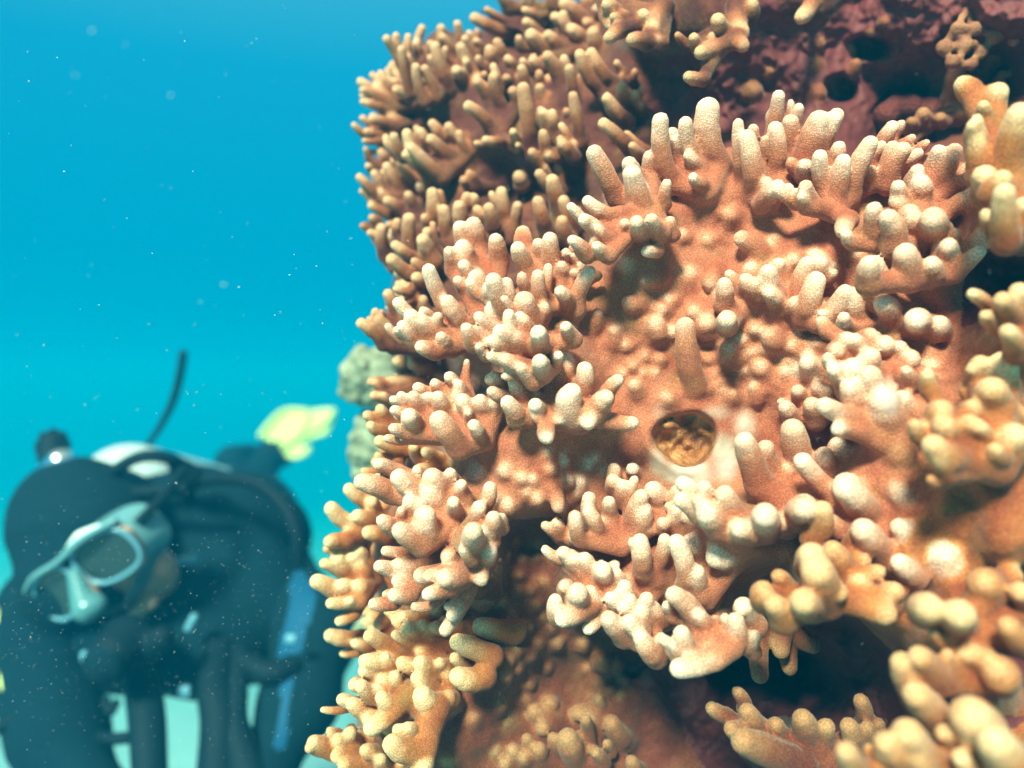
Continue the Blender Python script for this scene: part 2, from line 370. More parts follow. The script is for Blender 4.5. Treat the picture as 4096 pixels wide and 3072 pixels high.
# ------------------------------------------------------------------ the coral: measured clusters
# region: origin and scale of the survey tile; cluster line: name colony tile depth rootx rooty rootradius
TILES = {2: (1300, 0, 1.58), 3: (2600, 0, 1.4787), 4: (1300, 900, 1.659), 5: (2300, 800, 1.2317), 6: (1200, 1800, 1.3046), 7: (2300, 1800, 1.2317)}
DATA = """
# B1 upper 2 .615 740 570 60
500 480 385 235 30;520 430 445 215 28;520 400 525 220 26;590 330 615 165 30;520 530 480 300 28;600 340 575 265 28;720 300 735 165 30;690 340 660 265 28;790 330 738 225 28;850 260 835 140 28;770 500 690 280 36;760 400 760 300 26;620 590 570 410 32;690 570 625 420 32;845 470 40 2;930 430 850 285 36;940 340 880 235 30;930 240 905 200 24;980 290 950 250 24
# B2 upper 2 .65 620 660 50
340 600 215 510 30;400 650 230 565 30;380 540 290 465 22;420 560 345 455 28;460 560 400 495 25;560 620 440 560 34;350 680 230 640 26;470 540 440 505 22
# B3 upper 2 .65 520 810 40
250 840 175 785 24;300 800 230 740 24;420 790 285 750 32;330 890 240 890 20;360 860 250 830 24
# B4 upper 2 .60 850 1030 50
480 960 430 850 34;620 1040 510 830 38;640 900 600 820 34;760 960 660 870 40;760 880 670 770 36;850 860 770 790 36;900 930 840 830 28;700 1080 530 920 40
# B5 upper 2 .63 620 1240 50
270 980 255 930 22;390 1000 345 950 32;290 1070 265 1040 24;300 1220 210 1110 30;360 1200 305 1085 30;480 1170 380 1040 36;460 1080 430 1000 30;560 1150 470 1030 36;460 1310 380 1260 38;640 1200 590 1160 38;560 1300 520 1220 34
# B6 upper 2 .60 1050 1180 36
920 1170 865 1130 36;950 1150 905 1085 30
# B6b upper 2 .59 1240 1160 34
1240 1150 1215 1095 44
# B7 upper 2 .57 1100 880 50
1020 780 895 660 38;1030 640 960 505 38;1120 650 1060 475 36;1010 510 1005 460 26;1210 640 1180 560 36;1080 885 1000 885 30;1198 860 36 2
# B8 upper 2 .57 1400 900 44
1300 860 1250 540 44;1260 510 1240 420 36;1390 640 1350 540 38;1360 510 1350 450 28
# B9 upper 2 .545 1550 960 56
1400 940 1375 830 36;1400 790 1375 700 32;1450 790 1435 700 32;1510 920 1480 870 34;1560 970 1490 900 40;1610 830 1565 590 36;1540 730 1520 690 30
# B10 upper 2 .60 1150 530 44
1060 380 1035 300 38;1110 340 1085 255 32;1180 410 1145 360 32;1000 410 960 360 26;1150 510 1140 480 30
# B11 upper 2 .575 1570 660 44
1480 520 1400 340 44;1540 450 1505 360 30;1570 560 1540 420 32
# B12 upper 2 .54 1870 740 56
1720 520 1600 330 40;1800 480 1670 320 42;1880 610 1870 540 36;1960 640 1960 580 30;1890 730 1770 610 40;1850 720 1780 660 36;1900 620 1880 520 30
# B13 upper 2 .525 1990 940 40
1900 900 1745 770 44;1955 940 36 2.5
# B13b upper 2 .56 1960 520 34
1890 440 1835 390 26;1950 490 1960 440 24
# B14 upper 2 .62 1600 310 50
1330 190 1260 130 34;1370 290 1290 210 44;1470 290 1400 210 40;1500 140 1440 100 34;1540 190 1500 80 34;1640 230 1550 180 40;1720 300 1690 190 44;1240 280 1220 230 28;1340 420 1310 370 36;1270 410 1240 380 28
# B15 upper 2 .66 1200 230 44
1050 60 940 20 36;1150 190 930 110 36;1100 30 1020 -30 36
# B15b upper 2 .72 920 60 36
850 80 740 105 22;860 30 760 -10 30;900 20 860 -60 30
# B16 upper 2 .64 1500 60 60
1150 20 1090 -60 40;1310 30 1270 -40 40;1330 90 1250 60 24;1620 120 1500 10 44;1660 40 1640 -20 34;1760 90 1700 50 32;1450 20 1420 -60 40
# I1 hanging 2 .50 2150 100 70
1850 190 1780 255 44;1840 60 1770 20 46;1790 40 1850 200 46;2020 250 1920 250 48;2130 60 2050 220 56;2060 120 1990 90 44;1900 100 1880 80 28
# I2 hanging 3 .50 530 90 60
420 150 56 2;480 230 280 320 46;340 285 330 255 36;265 250 36 2;300 455 210 455 36;530 220 556 290 42;600 60 602 10 48;525 60 540 220 56
# I3 hanging 3 .52 970 -40 40
960 20 880 120 44
# M1 midleft 2 .56 690 1660 56
680 1390 680 1200 46;740 1470 750 1310 40;640 1420 625 1360 30;700 1580 640 1450 36
# M2 midleft 2 .56 540 1690 50
540 1560 530 1365 44;460 1460 455 1390 36;530 1610 430 1540 36;650 1650 610 1505 42
# M3 midleft 2 .59 430 1700 44
370 1570 355 1425 40;320 1390 285 1370 30;340 1480 275 1470 28
# M4 midleft 2 .55 1000 1450 50
870 1430 845 1285 44;940 1320 935 1235 40;980 1390 960 1310 36;1060 1400 1030 1300 40
# M5 midleft 2 .55 1170 1520 44
1140 1340 1110 1195 44;1200 1410 1220 1285 36
# M6 midleft 2 .53 1470 1510 50
1390 1420 1340 1255 46;1430 1200 1345 1085 36;1490 1320 1430 1120 48;1540 1490 1490 1380 44;1560 1410 1500 1250 44
# M6b midleft 2 .55 1360 1020 36
1350 1010 1300 950 34
# A0 main 2 .425 2060 1340 90
1820 1180 1690 945 58;1960 1100 1910 1015 52;1990 1260 1930 1070 66;2060 1060 2050 970 46;2150 1260 2160 1145 40;1830 1330 1640 1265 44;1740 1470 1620 1375 50;1640 1590 1550 1505 44;1780 1600 1700 1545 44;1915 1425 1880 1400 36;2000 1450 1955 1385 52 2.2;2085 1410 54 2
# P1 main 3 .43 340 1140 80
130 1000 55 690 50;300 950 200 710 48;390 900 335 610 74;300 1070 240 1045 34;280 970 215 910 36;160 900 150 810 40
# P2 main 3 .43 660 1210 66
620 1060 570 790 56;540 950 520 780 30;640 860 605 750 36;670 910 680 810 26;690 1180 770 1090 48 2
# P3 main 3 .435 800 1150 66
740 760 762 550 42;760 740 738 640 54;870 730 880 625 36;830 890 830 700 52;750 960 740 740 50
# P4 main 3 .43 950 1110 66
950 890 1005 685 74;1020 870 1095 680 56;930 1010 900 960 48
# P5 main 3 .415 1090 1260 76
1040 1080 1000 905 44;1120 1120 1145 930 54;1110 930 1120 850 48;970 1190 910 1085 46;930 1210 890 1150 36;1220 1090 1310 825 52;1180 1310 1130 1390 50 2
# P5b main 3 .43 1400 1080 60
1300 930 1380 850 40;1380 850 1440 735 42;1460 780 1490 720 28;1400 1000 1440 850 44;1440 1040 1500 865 56;1600 890 1640 835 30;1520 840 1560 805 30;1480 960 1600 900 36
# P6 main 3 .40 1650 1210 70
1680 990 1710 875 46;1720 1060 1810 870 52;1580 1050 1585 985 46;1600 1140 1600 1060 60;1840 1090 1970 1015 46;1490 1170 1460 1085 46;1545 1290 1530 1230 60
# P7 main 3 .385 1560 1480 76
1340 1330 1320 1215 54;1450 1410 1400 1260 66;1690 1370 1665 1260 76 2;1790 1230 1900 1155 50;1580 1330 1540 1270 60
# P8 main 3 .375 1640 1650 80
1540 1610 1500 1470 76;1780 1540 1760 1430 60;1900 1470 1990 1395 54;1960 1440 2040 1350 38;1850 1590 1960 1475 46;1310 1650 1290 1535 64;1690 1600 1650 1540 56
# P9 main 3 .42 1020 1660 60
1000 1620 1000 1530 62;1070 1640 1095 1600 34
# G1 rightedge 3 .33 2170 1120 90
2040 570 2070 525 66;2150 900 2190 640 80;1940 830 1895 730 40;1990 660 1960 610 40;2060 1120 2095 1030 66;2130 1360 2090 1110 70;2010 830 1925 690 36;2200 1270 2210 1190 60
# G2 rightedge 5 .32 2200 640 60
2130 540 56 1.5;2140 690 56 1.5;2205 480 60 1.5
# H1 ledge 3 .55 1830 640 60
1760 360 1738 260 46;1810 540 1810 385 56;1980 420 2040 275 54;1990 530 2095 435 36;1650 710 1600 660 42;1740 710 1700 690 36;1825 680 1830 640 46;1560 730 1530 710 30
# A1 main 4 .45 1090 700 80
840 270 820 155 44;940 210 905 115 58;1010 110 980 -30 60;970 340 910 250 44;1150 210 1130 75 58;1030 460 1000 320 76;930 440 870 355 40
# A2 main 4 .43 1560 540 76
1340 290 1270 135 58;1450 210 1405 105 42;1510 250 1490 70 56;1590 240 1600 165 36;1570 320 1570 250 46;1340 430 1300 325 40;1440 510 1410 315 48;1570 480 56 2.2;1690 510 1765 290 52;1670 340 1650 295 34;1725 300 1690 255 34;1320 120 1310 25 58 -2
# A3 main 4 .42 1410 700 76
1200 550 1105 345 60;1250 530 1200 365 44;1110 470 1075 395 50;1360 610 1310 475 74;1450 590 1450 525 44
# A4 main 4 .405 1490 790 80
1090 660 1005 595 46;1270 690 1210 575 46;1070 740 970 695 46;1170 790 1080 765 48;1260 780 1140 690 54;1420 790 1415 690 58 2.2;1605 700 54 1.8;970 770 930 665 46;1340 790 1240 735 48;1060 850 1010 795 38
# A5 main 4 .405 1520 940 70
1210 915 1085 865 42;1290 935 1185 885 50;1330 985 54 1;1440 970 1418 880 60 2
# A6 main 4 .455 900 800 80
820 560 678 280 50;900 630 800 490 58;660 710 555 585 54;750 710 620 620 54;570 750 500 655 40;530 725 462 690 28;710 830 615 800 52;790 775 50 2;690 610 640 560 36
# M7 midleft 4 .53 700 830 56
470 580 412 440 44;350 760 228 640 40;300 690 300 615 32;430 770 348 610 44;380 600 368 570 26;610 560 575 440 44;690 580 640 480 40
# M8 midleft 4 .545 680 330 50
530 300 428 215 44;650 360 585 345 38;710 210 640 80 46;530 440 460 420 28
# A7 main 4 .415 1470 1260 120
1160 1035 1075 1020 46;1180 1140 1090 1095 46;1320 1120 1235 1025 46;1420 1200 1370 1190 54 1.5;1690 1090 1732 930 62;1600 1200 1650 1080 76;1615 1215 84 1.4;1880 1130 1955 1010 50;1810 1220 1880 1120 66;1750 1250 1745 1340 54;1235 1215 64 1;1470 1390 1480 1435 48
# A8 main 4 .425 1060 1430 90
470 1170 438 1145 34;530 1200 500 1115 36;650 1110 600 1065 44;610 1210 580 1115 46;750 1080 715 1035 40;750 1180 680 1130 40;860 1070 815 990 42;910 1110 880 1040 38;790 1230 740 1120 54;680 1210 670 1120 34;960 1250 900 1145 58;1060 1230 1020 1145 54;1010 1390 980 1310 46 1.5;600 1340 545 1245 60 1.5;530 1280 445 1215 40;520 1375 435 1340 42;860 1440 740 1270 72;1120 1210 1100 1170 40
# A9 left 4 .50 520 1400 50
390 1270 360 1205 42;320 1290 265 1250 40;350 1360 290 1320 36;500 1480 345 1430 46;600 1500 44 1.5;720 1550 655 1495 44;440 1630 325 1565 44;710 1650 600 1620 50
# M9 midleft 4 .56 740 1050 50
450 1055 290 1040 36;610 1040 420 1045 44;760 950 560 920 40;370 1140 310 1130 34;430 1170 380 1120 28
# Q1 main 5 .425 800 570 50
740 490 735 395 42;755 610 745 565 48 2
# Q2 main 5 .425 940 490 56
855 430 835 375 36;895 455 870 395 40;975 440 945 335 54;965 490 44 1.8;1005 350 1000 300 36
# Q3 main 5 .42 1120 590 70
1150 540 1192 375 50;1090 530 1080 490 40;1200 350 1190 275 54;1270 350 1280 330 30
# Q4 main 5 .41 1250 630 56
1230 570 1345 440 44;1400 560 1370 450 54;1340 600 40 2
# Q5 main 5 .395 1620 560 70
1510 450 1458 300 60;1560 430 1550 400 30;1530 545 56 1.8;1690 610 1670 565 58 1.8;1800 630 1780 590 54
# Q6 main 5 .38 1500 780 66
1345 700 1330 665 40;1300 740 1265 740 40;1450 680 1460 645 44;1530 720 1532 690 44;1600 740 1602 705 40;1655 790 1650 755 46;1740 860 24 1;1635 860 38 1;1400 720 40 1;1260 800 36 1
# Q7 main 5 .36 1590 1240 110
1490 850 1435 750 60;1430 900 1350 810 60;1410 1020 1350 900 60;1510 990 1440 840 62;1390 1080 1210 1005 50;1330 920 1265 820 38;1390 1140 1280 1125 40;1580 1090 1500 960 78;1640 1060 1600 960 50
# Q7b main 5 .42 1230 1070 50
1070 1060 1025 1005 40;1120 970 1088 925 34;1205 950 1190 905 36;1255 970 1240 925 42;1195 1070 1160 990 46;1172 840 54 1.6;1110 850 26 1
# Q8 main 5 .385 1090 1520 100
900 1360 825 1165 60;980 1310 930 1200 50;1120 1310 1065 1105 60;1250 1310 1220 1235 48;1360 1470 78 1.8;1140 1550 1118 1480 66 2;1310 1250 1290 1185 48;1620 1420 1580 1460 66 .6
# R1 near 5 .31 2080 1330 110
2010 840 1985 785 50;1970 865 40 1;2120 890 2100 780 70;2090 1000 2035 905 76;1970 1040 1945 1000 50;1810 1060 1800 1005 56;1840 1150 1800 1085 58;1960 1140 1930 1075 54;1860 1260 1740 1195 64;2000 1150 46 1;2170 1200 2150 1130 76;2110 1260 2055 1215 44;1800 1310 40 1;1690 1130 40 1
# T1 main 7 .42 230 480 60
80 340 68 220 38;175 320 165 240 36;110 390 60 290 36;300 350 332 210 42;335 380 340 275 46;20 420 0 315 34
# T1b main 7 .435 330 300 60
192 180 183 130 34;242 240 233 160 40;290 110 38 1.5;435 380 428 340 34;510 390 498 280 34;565 370 550 315 36;500 270 500 185 38;400 230 54 1
# T2 main 7 .41 390 640 56
335 570 318 430 44;410 560 447 425 36
# T3 main 6 .42 1560 800 60
1440 610 1365 520 36;1490 620 1480 545 44;1575 660 1582 600 54 2;1655 660 40 1;1390 730 1378 695 40;1455 780 1440 720 58 2;1530 770 48 1;1345 860 1328 765 44;1480 830 1350 890 54;1670 780 1690 720 40
# T3b main 6 .445 1600 520 50
1340 450 1270 385 28;1355 430 1338 365 34;1430 440 1436 330 42;1470 480 1420 440 50
# T4 main 7 .41 320 850 60
260 705 50 1;195 755 44 1;290 760 36 2;248 790 40 1.5;370 770 46 1;405 795 40 1;340 830 50 1;290 880 56 1;190 870 52 1.4;350 970 54 .8;440 950 36 .6
# T5 main 7 .40 650 740 66
540 640 498 435 46;620 690 590 580 50;620 500 550 440 46;770 540 670 525 58
# T6 main 7 .37 800 440 70
640 290 598 230 44;650 230 630 165 44;710 370 635 290 64;780 310 728 195 56;945 380 930 290 64 2;870 400 790 380 58
# T6b main 7 .365 1330 380 60
1135 310 1122 260 64 2;1365 230 74 1.8;1450 450 70 1.2;1620 400 52 1;1830 560 66 .4;1620 590 54 1
# T7 near 7 .345 1240 690 70
940 740 918 670 56;1030 830 965 735 60;1020 650 44 1;1240 720 1180 560 80 1.5;1180 570 1160 490 70 2;1160 770 1095 725 74 2;1310 570 1255 470 62
# T8 near 7 .34 1500 790 60
1420 700 1385 630 58;1560 750 1575 670 60;1410 760 1550 815 64 .6
# T9 main 7 .385 730 900 66
590 850 475 695 50;570 990 515 885 46;495 980 40 1.2;720 1000 490 1085 54;700 960 600 1040 48;610 1040 545 1020 36;830 940 785 820 44;745 860 735 815 30;845 800 58 1;465 780 34 1;650 870 600 800 40
# T10 lowershade 7 .46 1000 840 50
920 920 910 1130 44;1030 900 1010 1010 44;1080 880 1185 975 46;950 860 970 960 40
# U1 near 7 .30 1900 900 80
1745 800 1735 745 70 1.8;1900 840 1888 770 78 1.8;2060 680 1990 635 78;2170 900 70 1.2;2205 730 60 1
# U2 near 7 .295 1960 1150 80
1730 1060 74 1.4;1850 1030 40 1;1930 1030 1915 990 44;1970 1020 1960 975 50;2030 1040 2010 1000 54;2110 1130 2065 1055 78
# U3 near 7 .28 2000 1520 100
1720 1270 82 1.4;2000 1380 1920 1275 110 1.4;1650 1450 84 1.4;1830 1420 56 1;1560 1490 74 .8;1345 1530 64 1;1690 1550 60 1;1930 1545 64 1;2212 1700 2050 1400 100
# F1 bottomgreen 7 .38 1150 1570 90
820 1400 755 1365 46;890 1360 838 1270 44;1000 1390 985 1335 42;1060 1540 800 1420 70;1135 1420 1118 1300 54;1230 1420 1242 1340 48;1375 1390 54 1;1460 1390 40 1
# E1 bottomshade 7 .49 170 1520 70
230 1240 0 1300 46;110 1420 68 1320 38;200 1380 52 1.6;40 1460 48 1;110 1500 36 1;170 1480 26 1;290 1550 38 1
# E2 bottomshade 6 .48 1400 1650 70
1180 1450 1055 1395 44;1195 1560 1180 1490 36;1125 1610 1108 1550 40;1255 1610 1240 1540 44;1100 1650 1055 1625 40;1325 1580 1318 1485 34;1430 1590 1388 1480 58;1505 1560 1488 1390 36;1190 1630 1160 1585 40;1285 1470 1255 1435 44;1340 1410 38 1;1560 1600 36 1;1035 1580 34 1;785 1640 36 1
# A10 main 6 .42 880 340 80
490 115 395 65 38;440 215 300 155 50;610 205 495 130 56;725 210 678 120 58;640 130 600 95 32;800 160 778 105 34;850 235 840 165 38;610 330 562 250 44;700 255 58 .6;805 320 800 255 38 2;660 440 648 315 64;470 405 415 355 40;610 485 505 405 54
# A11 main 6 .40 840 470 66
925 360 940 280 42;1000 410 1012 335 44;900 480 905 400 56 2;860 540 36 1.5;980 440 38 1
# A12 main 6 .445 740 560 50
540 540 430 525 32;620 590 490 605 46;490 650 400 598 36;580 705 490 680 38;550 765 475 755 42
# A13 main 6 .41 880 590 60
760 640 650 660 36;820 670 735 665 56 1;760 735 650 755 40;930 630 952 695 46;780 560 750 555 40
# A13b main 6 .45 890 700 40
860 760 785 880 40;810 800 755 820 24
# L1 left 6 .52 410 400 50
350 275 245 195 36;300 380 145 295 44;340 365 285 335 40;220 475 135 480 38;385 295 40 1;420 450 340 425 40
# L2 left 6 .52 390 690 50
260 540 228 480 36;240 630 185 555 44;310 630 268 535 44;200 635 115 585 32;190 750 72 675 44;250 725 205 695 36;330 725 285 700 40;250 800 145 800 34;300 800 250 780 30;340 580 300 515 34
# L3 left 6 .53 440 1000 40
280 985 140 965 38;330 1025 275 1000 34;450 870 400 920 36;460 820 410 820 30
# D1 column 6 .47 900 1000 50
650 875 520 868 36;740 850 690 818 44;610 960 545 915 40;680 970 630 895 36;790 935 695 920 38;580 1015 485 955 30;440 1030 350 960 40
# D2 column 6 .455 1000 1080 56
960 1070 800 990 54
# D2b column 6 .47 1120 930 60
1080 950 920 915 54
# D3 column 6 .465 840 1140 56
460 1140 320 1095 42;510 1120 435 1090 40;590 1140 515 1100 40;670 1160 615 1095 44;750 1130 718 1100 30;870 1130 795 1075 36
# D4 column 6 .45 960 1200 56
930 1190 800 1180 58
# D5 column 6 .455 800 1330 60
400 1190 315 1145 36;310 1235 265 1220 36;360 1280 305 1215 40;405 1260 34 1;440 1320 48 1;505 1240 488 1165 36;565 1270 525 1235 50;660 1240 598 1175 44;710 1335 615 1265 56;785 1310 755 1270 40
# D6 column 6 .46 600 1430 56
300 1330 205 1295 34;350 1370 255 1315 44;400 1420 335 1390 44;450 1360 48 1;485 1420 46 1
# D7 column 6 .445 690 1430 64
690 1420 630 1660 66;610 1565 455 1530 60;590 1500 555 1435 34;525 1480 40 1
# D8 column 6 .47 350 1650 50
150 1570 55 1515 44;80 1570 35 1550 30;180 1490 148 1455 26;220 1545 188 1495 36;265 1540 260 1460 42;260 1610 175 1590 46;375 1595 330 1555 40;340 1645 215 1640 40;425 1635 40 1
# n1 main 5 0 0 0 0
775 85 34;900 260 805 175 48;230 340 38 .5;425 392 335 400 36;315 512 245 503 42;540 400 48 .2;690 370 660 430 40;430 545 36;590 565 38;650 650 650 585 54;415 665 393 590 44;490 670 485 635 34;595 920 538 600 50;545 820 518 690 38;640 930 30;770 780 753 715 48;910 840 42;995 705 945 655 44;1190 710 38;1050 730 32;880 640 28;1040 800 34;1030 845 28;892 985 875 915 28;770 970 34;465 985 38;660 790 32;720 900 24;740 940 22;290 820 24;330 850 20;390 860 26;345 780 18;420 790 24;300 940 288 895 38;190 705 190 635 30;100 610 115 545 30;480 500 24 .3;580 720 26;700 700 26 .3;820 700 24 .4;860 760 22;940 740 26;230 860 20;250 720 20;820 850 24;690 860 22;1100 660 22;1150 780 26;700 470 26 .3;1080 300 34 .3;1000 200 30 .2;650 200 30 .2;540 180 24 .2;1390 280 36;1300 480 30 .4;1290 800 30;1420 600 30
# n2 main 6 0 0 0 0
920 130 44 .6;1065 120 36 .8;1160 160 26 .8;1010 260 36 .8;1090 300 46 .8;1240 260 40 .9;1320 220 1352 315 38;1400 170 30 .5;1460 180 32 .5;1310 110 26 .4;1290 30 28 .4;1590 110 26 .5;1180 230 26 .6;1500 90 24 .4;1380 60 24 .4;1220 160 18 .4;1440 240 22 .4;1540 60 22 .4;1640 130 36 .8;1690 150 34 .8
# n3 column 6 0 0 0 0
1240 500 30;1230 570 36;1170 570 30;1290 560 30;1140 660 26;1200 740 30;1260 700 30;1100 1000 36;1190 930 24;1310 930 36;1340 1010 36;1130 1050 24;1090 1110 22;1080 1190 30;1180 1310 38;1310 1330 42;1040 1340 38;910 1410 36;1150 740 24;1010 740 1000 580 40;935 740 40 1;1010 660 24;1060 800 24;1110 860 22;1230 820 26;1270 880 22;1150 980 20;1210 1080 22;1250 1010 24;1140 1150 22;1200 1230 24;1290 1140 24;1080 540 20;1120 480 22
# n4 lowershade 7 0 0 0 0
130 1050 46 1;200 1060 36;150 1100 28;100 1160 52;130 1210 32;70 1220 30;40 960 36;170 1180 26;60 1090 26;230 1130 24
# n5 ledge 3 0 0 0 0
600 550 60 .6;990 390 36 .6;990 560 46 .6;1180 310 34 .9;1200 420 1225 365 34;1000 270 30 .3;700 430 26 .3;1310 190 20 .8;1380 130 24 1
"""
REEF_PTS = [  # bare reef between the colonies: survey position and depth
    (3200, 200, .56), (3450, 120, .55), (3700, 60, .53), (3900, 250, .56), (3450, 420, .57), (3150, 420, .56), (2950, 330, .56), (2800, 430, .58), (3620, 470, .60), (3550, 560, .58), (4000, 30, .50), (3000, 100, .56),
    (2700, 380, .58), (3020, 2560, .56), (2950, 2680, .57), (3150, 2620, .55), (3300, 2700, .50), (2760, 2760, .53), (3400, 2560, .46), (2640, 2640, .52), (2520, 2620, .52), (3450, 2800, .45), (3900, 3000, .40), (3700, 2830, .42), (4050, 2550, .40),
    (4000, 1130, .42), (2750, 2800, .53), (4300, 300, .45), (4400, 1500, .40), (4400, 2500, .40), (4300, 3300, .40), (3000, 3300, .48)]
FLESH_PTS = [  # open flesh of the large colony and of the shaded columns
    ('main', 2640, 1290, .452), ('main', 2700, 1450, .455), ('main', 2900, 1000, .45), ('main', 2650, 1600, .452), ('main', 2900, 1530, .45), ('main', 2740, 1760, .452), ('main', 2880, 1850, .448), ('main', 3020, 1700, .45),
    ('main', 2350, 1870, .455), ('main', 2200, 1900, .445), ('main', 2100, 1950, .445), ('main', 2480, 1900, .455), ('main', 2500, 1050, .455), ('main', 3100, 1450, .44), ('main', 3250, 1380, .425), ('main', 2600, 1120, .452), ('main', 3300, 1050, .43),
    ('main', 2450, 1350, .452), ('main', 2480, 1640, .452), ('main', 3450, 2050, .375), ('main', 3600, 1900, .365), ('main', 3750, 1750, .365), ('near', 3850, 2000, .345), ('near', 3700, 2200, .35), ('near', 3950, 1950, .33), ('near', 3600, 2400, .37), ('near', 3900, 2350, .34), ('near', 3800, 2500, .345), ('near', 4050, 2150, .32),
    ('column', 2120, 2200, .50), ('column', 2100, 2380, .495), ('column', 2180, 2500, .495), ('column', 2050, 2600, .48), ('column', 2130, 2800, .50), ('column', 2250, 2700, .51), ('lowershade', 2400, 2550, .51), ('lowershade', 2330, 2700, .515), ('bottomshade', 2450, 2850, .505), ('bottomshade', 2600, 2900, .51),
    ('rightedge', 4050, 900, .36), ('upper', 2450, 480, .585), ('upper', 2200, 700, .60), ('upper', 1950, 650, .62), ('upper', 1850, 430, .63), ('midleft', 2050, 740, .60), ('midleft', 1650, 1000, .60), ('midleft', 1800, 1400, .58), ('midleft', 1750, 1500, .57), ('left', 1650, 1800, .55), ('left', 1600, 2250, .55),
    ('column', 1800, 2450, .51), ('midleft', 2250, 900, .57)]
EDGE = [(-400, 1960), (0, 1880), (150, 1760), (400, 1640), (700, 1610), (900, 1640), (1100, 1690), (1300, 1660), (1500, 1690), (1700, 1680), (2000, 1600), (2300, 1520), (2550, 1600), (2800, 1560), (3072, 1500), (3500, 1480)]

clusters, nublists = [], []
for line in DATA.strip().split('\n'):
    if line.startswith('#'):
        _, nm, colony, tile, dep, rx, ry, rr = line.split()
        ox, oy, sc = TILES[int(tile)]
        cur = dict(name=nm, colony=colony, tile=int(tile), d=float(dep), root=(ox + float(rx) / sc, oy + float(ry) / sc), R=float(rr) / sc, f=[])
        (nublists if float(dep) == 0 else clusters).append(cur)
    else:
        ox, oy, sc = TILES[cur['tile']]
        for item in line.split(';'):
            v = [float(t) for t in item.split()]
            if len(v) <= 4:
                cur['f'].append(dict(nub=True, b=(ox + v[0] / sc, oy + v[1] / sc), r=v[2] / sc, lift=v[3] if len(v) == 4 else .6))
            else:
                cur['f'].append(dict(nub=False, b=(ox + v[0] / sc, oy + v[1] / sc), t=(ox + v[2] / sc, oy + v[3] / sc), r=v[4] / sc, lift=v[5] if len(v) == 6 else None))

# ---- the surface they all grow from
GS = 6.0
GX0, GX1, GY0, GY1 = 1100.0, 4700.0, -500.0, 3600.0
gx = np.arange(GX0, GX1, GS); gy = np.arange(GY0, GY1, GS)
PX, PY = np.meshgrid(gx, gy, indexing='ij')
ctrl = [(c['root'][0], c['root'][1], c['d'] + .016, c['colony']) for c in clusters]
ctrl += [(x, y, d, 'reef') for x, y, d in REEF_PTS] + [(x, y, d, n) for n, x, y, d in FLESH_PTS]
num = np.zeros_like(PX); den = np.zeros_like(PX)
best = np.full(PX.shape, 1e18); owner = np.zeros(PX.shape, dtype=np.int16)
COLONIES = ['reef'] + sorted({c[3] for c in ctrl} - {'reef'})
for x, y, d, n in ctrl:
    r2 = (PX - x) ** 2 + (PY - y) ** 2
    w = 1.0 / (r2 + 45 ** 2) ** 2
    num += w * d; den += w
    m = r2 < best
    best[m] = r2[m]; owner[m] = COLONIES.index(n)
SURF = num / den


def blur(A, n):
    for ax in (0, 1):
        pad = [(0, 0), (0, 0)]; pad[ax] = (n, n)
        B = np.pad(A, pad, mode='edge')
        c = np.cumsum(B, axis=ax)
        z = np.zeros_like(np.take(c, [0], axis=ax))
        c = np.concatenate([z, c], axis=ax)
        hi = np.take(c, np.arange(2 * n + 1, c.shape[ax]), axis=ax)
        lo = np.take(c, np.arange(0, c.shape[ax] - 2 * n - 1), axis=ax)
        A = (hi - lo) / (2 * n + 1)
    return A


for _ in range(2):
    SURF = blur(SURF, 4)


def soft_noise(cell, seed):
    """Smooth random relief over the survey grid, about -1 to 1."""
    r = np.random.default_rng(seed)
    n = max(1, int(cell / GS / 2))
    A = r.standard_normal(PX.shape)
    for _ in range(3):
        A = blur(A, n)
    return np.clip(A / A.std(), -2.5, 2.5)


reefness = blur((owner == 0).astype(float), 10)
SURF += soft_noise(160, 3) * (.003 + .004 * reefness) + soft_noise(50, 4) * (.0010 + .0016 * reefness) + soft_noise(22, 5) * (.0003 + .0008 * reefness)
# the hole with its raised lip
hx, hy, hrx, hry = 2742.0, 1756.0, 124.0, 106.0
hr = np.sqrt(((PX - hx) / hrx) ** 2 + ((PY - hy) / hry) ** 2) * (1 + .05 * np.sin(3 * np.arctan2(PY - hy, PX - hx) + .6) + .03 * soft_noise(60, 22))
flat = np.exp(-(hr / 1.7) ** 4)
SURF = SURF * (1 - flat) + .447 * flat
SURF -= (.0022 + .0012 * soft_noise(90, 21)) * np.exp(-((hr - 1.16) / .25) ** 2)
SURF += .014 * (1 - 1 / (1 + np.exp(-(hr - .97) / .035)))
SURF += (soft_noise(40, 8) * .0035 + soft_noise(18, 9) * .0014) * (hr < .9)
# dark recesses in the bare reef
for x, y, rx, ry, dd in ((3640, 450, 130, 60, .035), (3360, 360, 60, 55, .03), (3470, 190, 70, 45, .03), (2990, 2620, 160, 120, .05), (3200, 2700, 120, 90, .03)):
    q = ((PX - x) / rx) ** 2 + ((PY - y) / ry) ** 2
    SURF += dd / (1 + np.exp((np.sqrt(q) - 1) / .12))
SURF_FLAT = SURF.copy()
edge_x = np.interp(PY, [e[0] for e in EDGE], [e[1] for e in EDGE]) + soft_noise(120, 12) * 14
over = np.clip(edge_x - PX, 0, None)
SURF += .00002 * over ** 2
GRADX = np.gradient(SURF, GS, axis=0); GRADY = np.gradient(SURF, GS, axis=1)


def grid_at(A, px, py):
    u = np.clip((px - GX0) / GS, 0, A.shape[0] - 1.001); v = np.clip((py - GY0) / GS, 0, A.shape[1] - 1.001)
    i = u.astype(np.int32); j = v.astype(np.int32); a = u - i; b = v - j
    return (A[i, j] * (1 - a) + A[i + 1, j] * a) * (1 - b) + (A[i, j + 1] * (1 - a) + A[i + 1, j + 1] * a) * b


